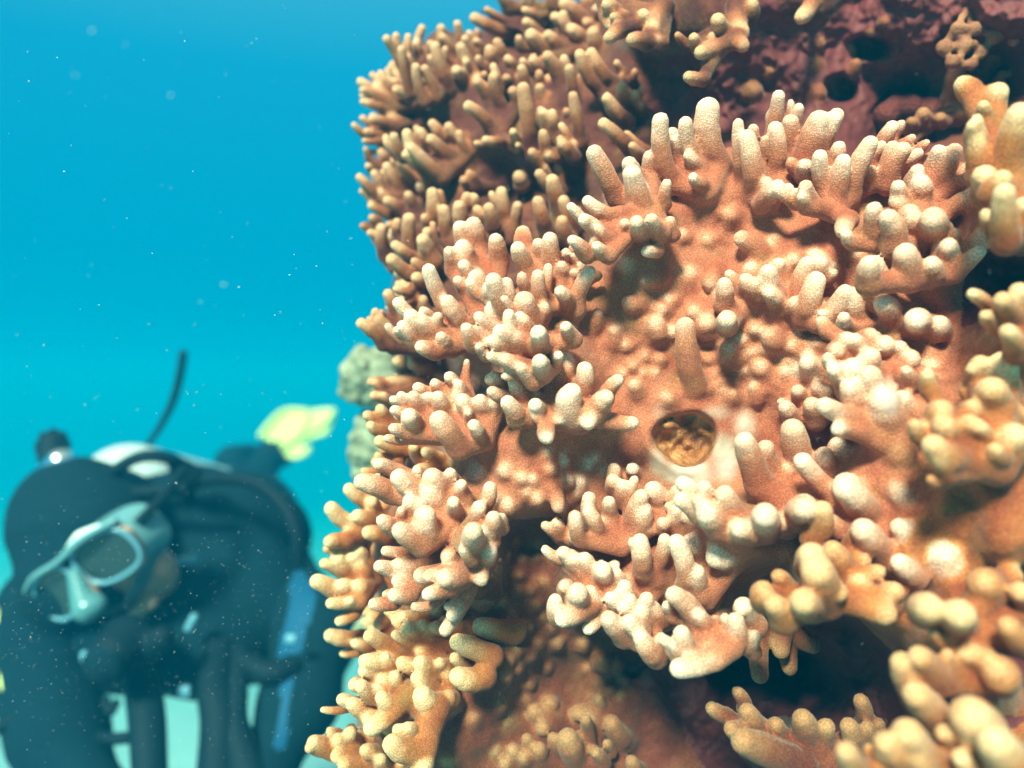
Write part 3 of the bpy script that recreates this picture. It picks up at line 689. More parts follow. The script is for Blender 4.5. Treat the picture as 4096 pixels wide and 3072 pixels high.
# ---- tufts round the flank of the reef, past its outline
for i in range(30):
    py = -150 + 3350 * (i + .5) / 30
    ex = float(np.interp(py, [e[0] for e in EDGE], [e[1] for e in EDGE]))
    rx = ex - RNG.uniform(34, 58)
    d = float(grid_at(SURF, np.array([rx]), np.array([py]))[0])
    if d > .70: continue
    n = 'upper' if py < 800 else 'midleft' if py < 1600 else 'left' if py < 2400 else 'column'
    fl = []
    for k in range(6):
        bx, by = rx + RNG.uniform(-8, 14), py + RNG.uniform(-55, 55)
        fl.append(dict(nub=False, b=(bx, by), t=(bx - RNG.uniform(30, 75), by - RNG.uniform(10, 60)), r=RNG.uniform(15, 20), lift=RNG.uniform(-2, 2)))
    clusters.append(dict(name='flank', colony=n, tile=2, d=d, root=(rx + 12, py + 10), R=26, f=fl, side=True))

# ---- the dense field
H = 0.0015
LO = np.array((-0.19, 0.215, CAM_Z - 0.315)); HI = np.array((0.36, 0.74, CAM_Z + 0.315))
DIM = np.ceil((HI - LO) / H).astype(int) + 1
AX = [(LO[k] + np.arange(DIM[k]) * H).astype(np.float32) for k in range(3)]
BASE = np.empty(tuple(DIM), dtype=np.float32)
SURF32, SL = SURF.astype(np.float32), None
for j, yy in enumerate(AX[1]):
    px = (AX[0] / (K * yy) + 2048)[:, None] + np.zeros((1, DIM[2]), dtype=np.float32)
    py = (1536 - (AX[2] - CAM_Z) / (K * yy))[None, :] + np.zeros((DIM[0], 1), dtype=np.float32)
    s = grid_at(SURF32, px, py)
    gX = grid_at(GRADX, px, py) / (K * yy); gY = grid_at(GRADY, px, py) / (K * yy)
    BASE[:, j, :] = (s - yy) / np.sqrt(1 + np.minimum(gX * gX + gY * gY, 60))
FIELD = BASE.copy()
LABEL = np.zeros(tuple(DIM), dtype=np.int16)
PRIMS = [None]        # label -> (cluster index, finger index or -1, base point, tip point)
KF, KS, KB = 0.0004, 0.0024, 0.0050


def local_box(pts, rad, margin=0.008):
    lo = np.min(pts, axis=0) - rad - margin; hi = np.max(pts, axis=0) + rad + margin
    a = np.clip(np.floor((lo - LO) / H).astype(int), 0, DIM - 1); b = np.clip(np.ceil((hi - LO) / H).astype(int) + 1, 0, DIM)
    return tuple(slice(int(a[k]), int(b[k])) for k in range(3)), bool(np.all(b - a > 2))


def finger_chain(b, t, rb, rt):
    """Points and radii of a slightly bent, swelling finger from its base to its rounded tip."""
    ax = t - b; L = np.linalg.norm(ax) + 1e-9
    side = np.cross(ax / L, RNG.standard_normal(3)); side /= np.linalg.norm(side) + 1e-9
    bend = side * L * RNG.uniform(-.11, .11)
    up = np.array((0, 0, 1.0)) * L * RNG.uniform(-.06, .02)
    m1 = b + ax * .38 + bend + up; m2 = b + ax * .74 + bend * .8 + up * .6
    return [b, m1, m2, t], [rb, (.62 * rb + .38 * rt) * RNG.uniform(.98, 1.08), (.3 * rb + .7 * rt) * RNG.uniform(1.0, 1.12), rt]


ALL = clusters + nublists
for ci, c in enumerate(ALL):
    nublist = c['d'] == 0
    fingers = []
    if not nublist:
        root = ray(*c['root'], c['d'] + .014)
        rootR = c['R'] * K * c['d'] * .82
    for f in c['f']:
        s = float(grid_at(SURF_FLAT, np.array([f['b'][0]]), np.array([f['b'][1]]))[0])
        d0 = s if nublist else c['d'] - .75 * (f['b'][1] - c['root'][1]) * K * c['d'] + RNG.uniform(-.003, .003)
        if not nublist and 'side' not in c:
            d0 = min(d0, s + .004)
        rm = f['r'] * K * d0 * (1.0 if f['nub'] else 1.14)
        if f['nub']:
            if nublist:
                b = ray(*f['b'], d0 + rm * .3)
                t = ray(f['b'][0] + RNG.uniform(-.2, .2) * f['r'], f['b'][1] - f['r'] * RNG.uniform(.1, .4), d0 - f['lift'] * rm + rm * .2)
            else:
                b = ray(f['b'][0] + f['r'] * RNG.uniform(.5, 1.0), f['b'][1] + f['r'] * RNG.uniform(.8, 1.3), d0 + rm * 1.2)
                t = ray(f['b'][0] + f['r'] * RNG.uniform(-.5, -.1), f['b'][1] - f['r'] * RNG.uniform(.4, .8), d0 - f['lift'] * rm * .8)
            r0, r1 = rm * 1.12, rm * RNG.uniform(.74, .88)
        else:
            L2 = math.hypot(f['t'][0] - f['b'][0], f['t'][1] - f['b'][1])
            tx = f['t'][0] + (f['b'][0] - f['t'][0]) / max(L2, 1) * f['r'] * .5
            ty = f['t'][1] + (f['b'][1] - f['t'][1]) / max(L2, 1) * f['r'] * .5
            lift = f['lift'] * rm if f['lift'] is not None else .38 * L2 * K * d0
            if nublist: lift = max(lift, rm * .9)
            b = ray(*f['b'], d0)
            t = ray(tx, ty, d0 - lift)
            if not nublist:
                b = b + (b - t) * .28 + np.array((0, .0035, 0))
            r0, r1 = rm * 1.06, rm * RNG.uniform(.74, .86)
        pts, rad = finger_chain(b, t, r0, r1)
        fingers.append((pts, rad))
        f['pts'] = (b, t)
    nreal = len(fingers)
    extras = []
    if not nublist and nreal > 1:
        for _ in range(int(round(nreal * .55))):
            fp, fr = fingers[RNG.integers(nreal)]
            ax_ = fp[-1] - fp[0]; L_ = np.linalg.norm(ax_)
            rr_ = fr[0]
            ang = RNG.uniform(0, 2 * math.pi); off = np.array((math.cos(ang), 0, math.sin(ang))) * rr_ * RNG.uniform(1.5, 2.6)
            off[1] = rr_ * RNG.uniform(.5, 1.6)
            eb = fp[0] + off * .8; et = eb + ax_ * RNG.uniform(.55, .92) + off * .35 + RNG.normal(0, .12, 3) * L_
            sr = RNG.uniform(.62, .88)
            extras.append(finger_chain(eb, et, rr_ * sr, rr_ * sr * RNG.uniform(.72, .86)))
    fingers += extras
    groups = [[k] for k in range(nreal)] if nublist else [list(range(len(fingers)))]
    for g in groups:
        allp = np.array([p for k in g for p in fingers[k][0]] + ([] if nublist else [root]))
        mr = max(max(fingers[k][1]) for k in g)
        box, ok = local_box(allp, max(mr, 0 if nublist else rootR))
        if not ok:
            continue
        X = AX[0][box[0]][:, None, None]; Y = AX[1][box[1]][None, :, None]; Z = AX[2][box[2]][None, None, :]
        acc = None; near = None; lab = None
        items = list(g) + ([] if nublist else [-1])
        for k in items:
            d = None
            if k >= 0:
                pts, rad = fingers[k]
                for s in range(3):
                    e = cone_dist(X, Y, Z, pts[s], pts[s + 1], rad[s], rad[s + 1])
                    d = e if d is None else np.minimum(d, e)
                PRIMS.append((ci, k if k < nreal else -2, pts[0], pts[-1], rad[0]))
            else:
                for kk in g:
                    pts, rad = fingers[kk]
                    e = cone_dist(X, Y, Z, root, pts[0], min(rootR, rad[0] * 1.25), rad[0] * .92)
                    d = e if d is None else np.minimum(d, e)
                PRIMS.append((ci, -1, root, root, rootR))
            lid = len(PRIMS) - 1
            if k >= 0:
                ex = np.exp(np.clip(-d / KF, -60, 60))
                acc = ex if acc is None else acc + ex
            if near is None:
                near, lab = d.copy(), np.full(d.shape, lid, dtype=np.int16)
            else:
                m = d < near
                near[m] = d[m]; lab[m] = lid
        cl = -KF * np.log(acc + 1e-30)
        if not nublist:
            hs = np.clip(KS - np.abs(cl - d), 0, None)
            cl = np.minimum(cl, d) - hs * hs / (4 * KS)
        bs = BASE[box]
        hh = np.clip(KB - np.abs(cl - bs), 0, None)
        un = np.minimum(cl, bs) - hh * hh / (4 * KB)
        cur = FIELD[box]
        m = un < cur
        cur[m] = un[m]
        lb = LABEL[box]
        m2 = m & (cl < bs + .001)
        lb[m2] = lab[m2]
del BASE
verts, quads, nrm = surface_nets(FIELD, LO, H)
qc = verts[quads].mean(axis=1)
gi = np.clip(np.rint((qc - LO) / H).astype(int), 0, DIM - 1)
qlab = LABEL[gi[:, 0], gi[:, 1], gi[:, 2]].astype(np.int32)
gv = np.clip(np.rint((verts - LO) / H).astype(int), 0, DIM - 1)
del FIELD, LABEL
vpx = verts[:, 0] / (K * verts[:, 1]) + 2048; vpy = 1536 - (verts[:, 2] - CAM_Z) / (K * verts[:, 1])
print('coral surface', len(verts), 'points', len(quads), 'quads', len(PRIMS), 'primitives')

# fine lumps all over the living surface
def lump(p):
    x, y, z = p[:, 0], p[:, 1], p[:, 2]
    o = np.zeros(len(p))
    for w, am, ph in ((520., .5, 0.), (900., .32, 1.7), (1600., .2, 4.1)):
        o += am * np.sin(x * w + 1.9 * np.sin(y * w * .63 + ph) + ph) * np.sin(z * w * 1.1 + 1.7 * np.sin(x * w * .57 + 2 * ph) + y * w * .4)
    return o


AMP = .00016
l0 = lump(verts)
gr = np.stack([(lump(verts + np.eye(3)[k] * .0006) - l0) / .0006 for k in range(3)], 1)
gr -= (gr * nrm).sum(1)[:, None] * nrm
verts = verts + nrm * (l0 * AMP)[:, None]
nrm = nrm - gr * AMP
nrm /= np.linalg.norm(nrm, axis=1)[:, None]

# pale bare flesh: a few smears round the hole
pale = np.zeros(len(verts))
for x, y, rx, ry, a in ((2750, 1890, 130, 60, 1.0), (2900, 1830, 60, 110, .95), (2980, 1700, 60, 90, .7), (2870, 1650, 90, 40, .6), (2630, 1850, 45, 90, .7), (3560, 1590, 45, 90, 1.0), (2640, 1650, 60, 80, .45), (2380, 960, 40, 30, .4)):
    pale = np.maximum(pale, a * np.exp(-((vpx - x) / rx) ** 2 - ((vpy - y) / ry) ** 2))
pale = np.clip((pale - .30) / .45, 0, .95)

# ---- split into colonies > branches > fingers
COLONY = {
    'main': ('finger_leather_coral', 'large peach finger coral in sharp focus around the round pale-rimmed hole', M_MAIN),
    'upper': ('finger_leather_coral', 'tan-brown finger coral bush at the top, behind the peach coral and against blue water', M_BROWN),
    'midleft': ('finger_leather_coral', 'brown finger coral peeking out from behind the peach coral halfway up the water edge', M_BROWN),
    'left': ('finger_leather_coral', 'soft-focus tan finger coral jutting furthest into the water beside the diver', M_GOLD),
    'column': ('finger_leather_coral', 'golden finger coral tower at the bottom with a shaded red-brown knobbly flank', M_GOLD),
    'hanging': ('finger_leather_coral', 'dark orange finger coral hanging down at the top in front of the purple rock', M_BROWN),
    'ledge': ('finger_leather_coral', 'dim brown finger coral in the shade on the purple rock', M_SHADED),
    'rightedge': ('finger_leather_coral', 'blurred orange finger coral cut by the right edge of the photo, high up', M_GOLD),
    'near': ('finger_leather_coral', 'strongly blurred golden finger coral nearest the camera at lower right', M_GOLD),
    'lowershade': ('finger_leather_coral', 'dark drooping coral knobs in the shadow under the peach coral', M_SHADED),
    'bottomgreen': ('finger_leather_coral', 'blurred olive-brown coral branch at the bottom in front of the black hollow', M_SHADED),
    'bottomshade': ('finger_leather_coral', 'shaded red-brown finger coral at the bottom centre beside the golden tower', M_SHADED),
}
roots = {}
for n, (nm, lab, mat) in COLONY.items():
    cs = [c for c in clusters if c['colony'] == n]
    p = np.mean([ray(*c['root'], c['d']) for c in cs], axis=0)
    e = empty(nm, p.tolist())
    tag(e, lab, 'soft coral', 'finger corals growing on the reef')
    roots[n] = e
reef = None

qpx = vpx[quads].mean(axis=1); qpy = vpy[quads].mean(axis=1)
oi = np.clip(np.rint((qpx - GX0) / GS).astype(int), 0, owner.shape[0] - 1); oj = np.clip(np.rint((qpy - GY0) / GS).astype(int), 0, owner.shape[1] - 1)
qown = owner[oi, oj]
qhr = np.sqrt(((qpx - hx) / hrx) ** 2 + ((qpy - hy) / hry) ** 2)
in_hole = (qlab == 0) & (qhr < 1.06) & (qc[:, 1] > .4495)
cl_tone = {i: RNG.uniform(-.07, .07) for i in range(len(ALL))}
order = np.argsort(qlab, kind='stable')
sl = qlab[order]
bounds = np.searchsorted(sl, np.arange(len(PRIMS) + 1))


# how far out on its finger each point lies (pale tips), smoothed over the whole skin
vlab = np.zeros(len(verts), dtype=np.int32)
for k in range(4):
    vlab[quads[:, k]] = np.maximum(vlab[quads[:, k]], qlab)
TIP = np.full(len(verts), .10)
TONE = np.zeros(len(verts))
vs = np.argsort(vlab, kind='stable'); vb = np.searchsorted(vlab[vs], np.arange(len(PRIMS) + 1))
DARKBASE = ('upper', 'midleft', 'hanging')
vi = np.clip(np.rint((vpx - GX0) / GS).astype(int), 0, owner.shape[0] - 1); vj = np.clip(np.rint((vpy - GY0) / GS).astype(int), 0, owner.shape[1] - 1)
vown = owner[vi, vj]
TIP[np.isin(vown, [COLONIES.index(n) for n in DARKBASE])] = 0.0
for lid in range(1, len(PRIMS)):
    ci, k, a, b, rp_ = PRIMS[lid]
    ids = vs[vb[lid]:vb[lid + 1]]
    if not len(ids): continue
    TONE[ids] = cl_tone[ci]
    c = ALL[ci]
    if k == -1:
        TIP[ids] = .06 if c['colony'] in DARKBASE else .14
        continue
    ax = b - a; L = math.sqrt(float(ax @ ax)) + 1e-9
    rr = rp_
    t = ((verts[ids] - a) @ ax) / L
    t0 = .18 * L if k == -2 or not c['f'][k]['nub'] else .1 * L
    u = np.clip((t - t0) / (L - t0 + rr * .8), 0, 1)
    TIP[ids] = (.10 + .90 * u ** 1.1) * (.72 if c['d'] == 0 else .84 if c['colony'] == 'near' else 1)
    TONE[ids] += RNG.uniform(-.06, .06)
E = np.concatenate([quads[:, [k, (k + 1) % 4]] for k in range(4)])
cntE = np.bincount(E.ravel(), minlength=len(verts)).astype(float) + 1e-9
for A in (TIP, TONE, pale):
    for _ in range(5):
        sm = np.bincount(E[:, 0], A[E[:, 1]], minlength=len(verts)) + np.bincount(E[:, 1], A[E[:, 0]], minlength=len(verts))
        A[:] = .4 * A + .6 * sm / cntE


def piece(name, qsel, mat, parent):
    used, invx = np.unique(qsel.ravel(), return_inverse=True)
    v = verts[used]
    return mesh_obj(name, v, invx.reshape(-1, 4).astype(np.int32), mat, parent, nrm[used], dict(tip=TIP[used], tone=TONE[used], pale=pale[used]))


# the flesh and rock they grow from
b0 = quads[order[bounds[0]:bounds[1]]]; o0 = qown[order[bounds[0]:bounds[1]]]; h0 = in_hole[order[bounds[0]:bounds[1]]]
for i, n in enumerate(COLONIES):
    sel = b0[(o0 == i) & ~h0]
    if not len(sel):
        continue
    if n == 'reef':
        reef = piece('reef_rock', sel, M_ROCK, None)
        tag(reef, kind='structure')
    else:
        piece('base', sel, M_SHADED if n == 'column' else COLONY[n][2], roots[n])  # tower flank gets the darker flesh, its shade painted in
if h0.any():
    tag(piece('hole_lining', b0[h0], M_CAVE, roots['main']), 'rusty brown silted inside of the round hole')
branch_of = {}
extra_of = {}
for lid in range(1, len(PRIMS)):
    if PRIMS[lid][1] == -2:
        extra_of.setdefault(PRIMS[lid][0], []).append(quads[order[bounds[lid]:bounds[lid + 1]]])
for lid in range(1, len(PRIMS)):
    ci, k, a, b, rp_ = PRIMS[lid]
    qs = quads[order[bounds[lid]:bounds[lid + 1]]]
    if k == -1 and ALL[ci]['d'] > 0:
        qs = np.concatenate([qs] + extra_of.get(ci, []))
        if len(qs):
            branch_of[ci] = piece('branch', qs, COLONY[ALL[ci]['colony']][2], roots[ALL[ci]['colony']])
        else:
            br = empty('branch', (0, 0, 0)); br.parent = roots[ALL[ci]['colony']]
            br.location = Vector(ray(*ALL[ci]['root'], ALL[ci]['d']).tolist()) - roots[ALL[ci]['colony']].location
            branch_of[ci] = br
for lid in range(1, len(PRIMS)):
    ci, k, a, b, rp_ = PRIMS[lid]
    if k < 0:
        continue
    qs = quads[order[bounds[lid]:bounds[lid + 1]]]
    if len(qs) < 4:
        continue
    c = ALL[ci]
    nub = c['f'][k]['nub']
    par = roots[c['colony']] if c['d'] == 0 else branch_of[ci]
    piece('knob' if nub else 'finger', qs, M_SHADED if c['name'] == 'n3' else COLONY[c['colony']][2], par)  # flank knobs likewise carry their shade in the colour

# ------------------------------------------------------------------ seabed, rock behind, unseen rock added below, distant corals
def height_noise(x, y, z=0.0, s=1.0):
    return (np.sin(x * 3.1 * s + 1.3 * np.sin(y * 2.3 * s + z)) + np.sin(y * 4.2 * s + 1.7 * np.sin(x * 1.9 * s + 2 * z)) * .7 + np.sin((x + y) * 7.7 * s + z * 5 * s) * .3) / 2


def seabed_sheet():
    m = simple_mat('pale_sand', (0.46, 0.47, 0.49), rough=0.9, noise=0.12, nscale=14, bump=0.01)
    xs = np.concatenate([np.linspace(-90, -6, 22), np.linspace(-5.7, 5.7, 110), np.linspace(6, 90, 22)])
    ys = np.concatenate([np.linspace(-40, -.6, 20), np.linspace(-.5, 8, 110), np.linspace(8.3, 120, 34)])
    X, Y = np.meshgrid(xs, ys, indexing='ij')
    Z = .035 * height_noise(X, Y, 0, .8) + .012 * np.sin(X * 9 + 4 * np.sin(Y * .9) + Y * 22 * .35)
    Z = Z - .12 * np.clip(Y - 1.8, 0, 25)          # the sand falls away to deeper water
    v = np.stack([X, Y, Z], -1).reshape(-1, 3)
    n = len(ys)
    i, j = np.meshgrid(np.arange(len(xs) - 1), np.arange(n - 1), indexing='ij')
    a = (i * n + j).ravel()
    f = np.stack([a, a + n, a + n + 1, a + 1], 1).astype(np.int32)
    tag(mesh_obj('seabed', v, f, m, loc=(0, 0, 0)), kind='structure')


seabed_sheet()


def lumpy(name, centre, radii, mat, sub=5, amp=.12, s=9.0, bend=None):
    bm = bmesh.new()
    bmesh.ops.create_icosphere(bm, subdivisions=sub, radius=1)
    v = np.array([q.co[:] for q in bm.verts]); f = np.array([[w.index for w in q.verts] for q in bm.faces], dtype=np.int32)
    bm.free()
    d = 1 + amp * height_noise(v[:, 0] * s * .33, v[:, 1] * s * .33, v[:, 2] * s * .2) + amp * .4 * height_noise(v[:, 1] * s, v[:, 2] * s, v[:, 0] * s * .5)
    v = v * d[:, None] * np.array(radii) + np.array(centre)
    return mesh_obj(name, v, f, mat)


tag(lumpy('reef_rock', (.42, 1.06, .62), (.44, .40, .86), M_ROCK), kind='structure')
tag(lumpy('reef_rock', (.36, .62, .34), (.40, .36, .40), M_ROCK), kind='structure')
tag(lumpy('reef_rock', (.34, .22, .16), (.62, .50, .36), M_ROCK), kind='structure')  # unseen rock added under the view to block light bouncing off the sand

tag(lumpy('reef_rock', tuple(ray(1870, 2000, 1.0)), (.118, .13, .42), M_ROCK), kind='structure')
M_HARD = rock_mat('grey_green_hard_coral', (0.09, 0.12, 0.08), (0.20, 0.23, 0.15), (0.36, 0.38, 0.27), scale=60, bump=.002)


def sdf_mesh(prims, h, k):
    """Smoothly joined capsules: [(a, b, ra, rb)] -> points, quads, normals."""
    P = np.array([p for q in prims for p in q[:2]]); R = max(max(q[2:4]) for q in prims)
    lo = P.min(0) - R - 3 * h - k; hi = P.max(0) + R + 3 * h + k
    dim = np.ceil((hi - lo) / h).astype(int) + 1
    F = np.full(tuple(dim), .5, dtype=np.float32)
    ax = [(lo[c] + np.arange(dim[c]) * h).astype(np.float32) for c in range(3)]
    for a, b, ra, rb in prims:
        l = np.minimum(a, b) - max(ra, rb) - k - 2 * h; u = np.maximum(a, b) + max(ra, rb) + k + 2 * h
        i0 = np.clip(((l - lo) / h).astype(int), 0, dim - 1); i1 = np.clip(np.ceil((u - lo) / h).astype(int) + 1, 0, dim)
        box = tuple(slice(i0[c], i1[c]) for c in range(3))
        d = cone_dist(ax[0][box[0]][:, None, None], ax[1][box[1]][None, :, None], ax[2][box[2]][None, None, :], a, b, ra, rb)
        c = F[box]
        hh = np.clip(k - np.abs(c - d), 0, None)
        F[box] = np.minimum(c, d) - hh * hh / (4 * k)
    return surface_nets(F, lo, h)


def knobby_head(px, py, y, rx, ry, n, seed, label):
    r = np.random.default_rng(seed)
    c = ray(px, py, y); m = K * y
    pr = [(c, c + np.array((.002, .01, 0)), min(rx, ry) * m * .70, min(rx, ry) * m * .70)]
    for i in range(n):
        t = i * 2.39996; z = 1 - 2 * (i + .5) / n; q = math.sqrt(1 - z * z)
        d = np.array((q * math.cos(t), q * math.sin(t) * .9, z)) + r.normal(0, .08, 3)
        p = c + d * np.array((rx, min(rx, ry), ry)) * m * r.uniform(.80, .98)
        w = r.uniform(.0055, .0085) * (y / .85)
        pr.append((c + (p - c) * .5, p, w * 1.1, w))
    v, q, nn = sdf_mesh(pr, .0020, .002)
    o = mesh_obj('hard_coral', v, q, M_HARD, normals=nn)
    tag(o, label, 'hard coral', 'grey hard corals behind the finger corals')


knobby_head(1485, 1510, .84, 118, 100, 150, 1, 'upper of the two grey-green knobbly hard corals showing in the gap beside the yellow fin')
knobby_head(1535, 1800, .86, 130, 165, 210, 2, 'lower, taller grey-green knobbly hard coral behind the finger coral edge')
knobby_head(1540, 2530, .80, 120, 70, 80, 3, 'small grey-green hard coral lump low down behind the lowest jutting coral finger')

# lacy sponge high in the corner, red sponge in the hollow
M_LACE = rock_mat('lacy_sponge_orange', (0.16, 0.05, 0.022), (0.26, 0.10, 0.045), (0.40, 0.21, 0.09), scale=70, bump=.0015)
M_RED = rock_mat('red_sponge', (0.05, 0.006, 0.004), (0.11, 0.012, 0.007), (0.2, 0.04, 0.02), scale=80, bump=.003)


def t3(x, y, d): return ray(2600 + x / 1.4787, y / 1.4787, d)


nodes = [(1790, 250), (1850, 170), (1900, 90), (1960, 40), (1880, 240), (1930, 170), (1990, 110), (2050, 60), (1950, 270), (2010, 200), (2070, 140), (1830, 310), (2090, 220), (1910, 320)]
strands = [(0, 1), (1, 2), (2, 3), (0, 4), (1, 4), (1, 5), (2, 5), (2, 6), (3, 6), (3, 7), (6, 7), (4, 5), (5, 6), (4, 8), (5, 9), (8, 9), (6, 9), (7, 10), (9, 10), (0, 11), (11, 4), (9, 12), (10, 12), (8, 13), (11, 13)]
lr = np.random.default_rng(4)
NP = [t3(1930 + (x - 1930) * 1.4, 170 + (y - 170) * 1.4, .515 + lr.uniform(-.006, .006)) for x, y in nodes]
lace = []
for a, b in strands:
    m_ = (NP[a] + NP[b]) / 2 + lr.normal(0, .0022, 3)
    r0, r1, r2 = lr.uniform(.0026, .0040), lr.uniform(.0015, .0022), lr.uniform(.0026, .0040)
    lace += [(NP[a], m_, r0, r1), (m_, NP[b], r1, r2)]
lv, lq, lnn = sdf_mesh(lace, .0009, .0026)
tag(mesh_obj('lace_sponge', lv, lq, M_LACE, normals=lnn), 'orange lacy sponge full of holes on the purple rock in the top corner', 'sponge')
rs = [(t3(1380 + 60 * i + lr.uniform(-20, 20), 690 + lr.uniform(-40, 30), .588), t3(1390 + 60 * i + lr.uniform(-25, 25), 670 + lr.uniform(-45, 25), .572), .009, lr.uniform(.005, .009)) for i in range(7)]
lv, lq, lnn = sdf_mesh(rs, .0015, .005)
tag(mesh_obj('red_sponge', lv, lq, M_RED, normals=lnn), 'dark red encrusting sponge in the shaded hollow of the purple rock', 'sponge')

# ------------------------------------------------------------------ the diver
M_SUIT = simple_mat('black_neoprene', (0.004, 0.018, 0.030), rough=0.9, spec=0.1, noise=0.3, nscale=60)
M_BLUE = simple_mat('blue_neoprene', (0.006, 0.07, 0.16), rough=0.7, spec=.2)
M_VEST = simple_mat('vest_nylon', (0.004, 0.018, 0.030), rough=0.9, spec=0.1, noise=0.3, nscale=50)
M_RUB = simple_mat('black_rubber', (0.003, 0.012, 0.020), rough=0.7, spec=0.15)
M_SKIN = simple_mat('skin', (0.52, 0.30, 0.20), rough=0.6)
M_TANK = simple_mat('white_tank_paint', (0.55, 0.58, 0.58), rough=0.35)
M_CHROME = simple_mat('chrome', (0.85, 0.86, 0.88), rough=0.22, metal=1.0)
M_CLEAR = simple_mat('clear_silicone', (0.13, 0.27, 0.31), rough=0.25)
M_NOSE = simple_mat('tinted_silicone', (0.08, 0.20, 0.23), rough=0.25)
M_FRAME = simple_mat('mask_frame_blue', (0.12, 0.28, 0.38), rough=0.25)
M_LENS = simple_mat('mask_glass', (0.020, 0.035, 0.040), rough=0.06)
M_YEL = simple_mat('yellow_fin_rubber', (0.88, 0.84, 0.26), rough=0.5)
M_PALE = simple_mat('pale_plastic', (0.86, 0.88, 0.88), rough=0.3)
M_CLIP = simple_mat('blue_grey_clip', (0.12, 0.30, 0.42), rough=0.4)

DIV = empty('person', ray(650, 2500, 1.25).tolist())
tag(DIV, 'diver in black wetsuit and clear mask swimming towards the camera over pale sand', 'person')


def catmull(pts, n=8):
    pts = [np.array(p, dtype=float) for p in pts]
    pts = [2 * pts[0] - pts[1]] + pts + [2 * pts[-1] - pts[-2]]
    out = []
    for i in range(1, len(pts) - 2):
        p0, p1, p2, p3 = pts[i - 1:i + 3]
        for t in np.linspace(0, 1, n, endpoint=False):
            out.append(.5 * (2 * p1 + (p2 - p0) * t + (2 * p0 - 5 * p1 + 4 * p2 - p3) * t * t + (3 * p1 - p0 - 3 * p2 + p3) * t ** 3))
    out.append(pts[-2])
    return np.array(out)


def tube(name, pts, r, mat, parent, n=10, closed=False, step=8):
    if closed:
        P = catmull(list(pts[-2:]) + list(pts) + list(pts[:2]), step)[2 * step - step * 0:]
        P = P[:len(pts) * step]
    else:
        P = catmull(pts, step)
    T = np.gradient(P, axis=0) if not closed else np.roll(P, -1, 0) - np.roll(P, 1, 0)
    T /= np.linalg.norm(T, axis=1)[:, None] + 1e-9
    ref = np.array((.13, -.95, .27)); V = []
    for i in range(len(P)):
        a = np.cross(T[i], ref); a /= np.linalg.norm(a) + 1e-9
        b = np.cross(T[i], a)
        rr = r if np.isscalar(r) else np.interp(i / (len(P) - 1), np.linspace(0, 1, len(r)), r)
        for k in range(n):
            t = 2 * math.pi * k / n
            V.append(P[i] + (a * math.cos(t) + b * math.sin(t)) * rr)
    F = []
    m = len(P)
    for i in range(m if closed else m - 1):
        for k in range(n):
            a, b = i * n + k, i * n + (k + 1) % n
            c, d = ((i + 1) % m) * n + (k + 1) % n, ((i + 1) % m) * n + k
            F.append((a, b, c, d))
    if not closed:
        F.append(tuple(range(n))[::-1]); F.append(tuple(range((m - 1) * n, m * n)))
    return mesh_obj(name, np.array(V), F, mat, parent)


def rounded(name, centre, size, mat, parent, rot=(0, 0, 0), seg=3, bev=.35):
    bm = bmesh.new()
    bmesh.ops.create_cube(bm, size=1)
    for v in bm.verts: v.co = Vector([v.co[k] * size[k] for k in range(3)])
    bmesh.ops.bevel(bm, geom=bm.edges[:], offset=min(size) * bev, segments=seg, affect='EDGES', profile=.5)
    from mathutils import Euler
    bm.transform(Matrix.Translation(Vector(centre)) @ Euler(rot).to_matrix().to_4x4())
    bm.verts.index_update()
    v = np.array([q.co[:] for q in bm.verts]); f = [tuple(w.index for w in q.verts) for q in bm.faces]
    bm.free()
    return mesh_obj(name, v, f, mat, parent)


def cap(a, b, ra, rb): return (np.array(a), np.array(b), ra, rb)


def hand(w, d, side):
    """Palm and five curled fingers beyond the wrist w along d."""
    d = d / np.linalg.norm(d); s = np.cross(d, (0, 1, 0)); s /= np.linalg.norm(s); f = np.cross(s, d)
    out = [cap(w, w + d * .07, .030, .028)]
    for k, (o, L) in enumerate(((-.030, .065), (-.010, .078), (.011, .074), (.030, .058))):
        a = w + d * .085 + s * o; m = a + d * L * .5; e = m + d * L * .32 - f * L * .3
        out += [cap(w + d * .05 + s * o * .7, a, .013, .0115), cap(a, m, .0115, .0105), cap(m, e, .0105, .0095)]
    t0 = w + d * .025 - s * .028 * side; t1 = t0 + d * .035 - s * .030 * side
    out += [cap(w + d * .01, t0, .014, .013), cap(t0, t1, .013, .0115), cap(t1, t1 + d * .028 - f * .006, .0115, .0095)]
    return out


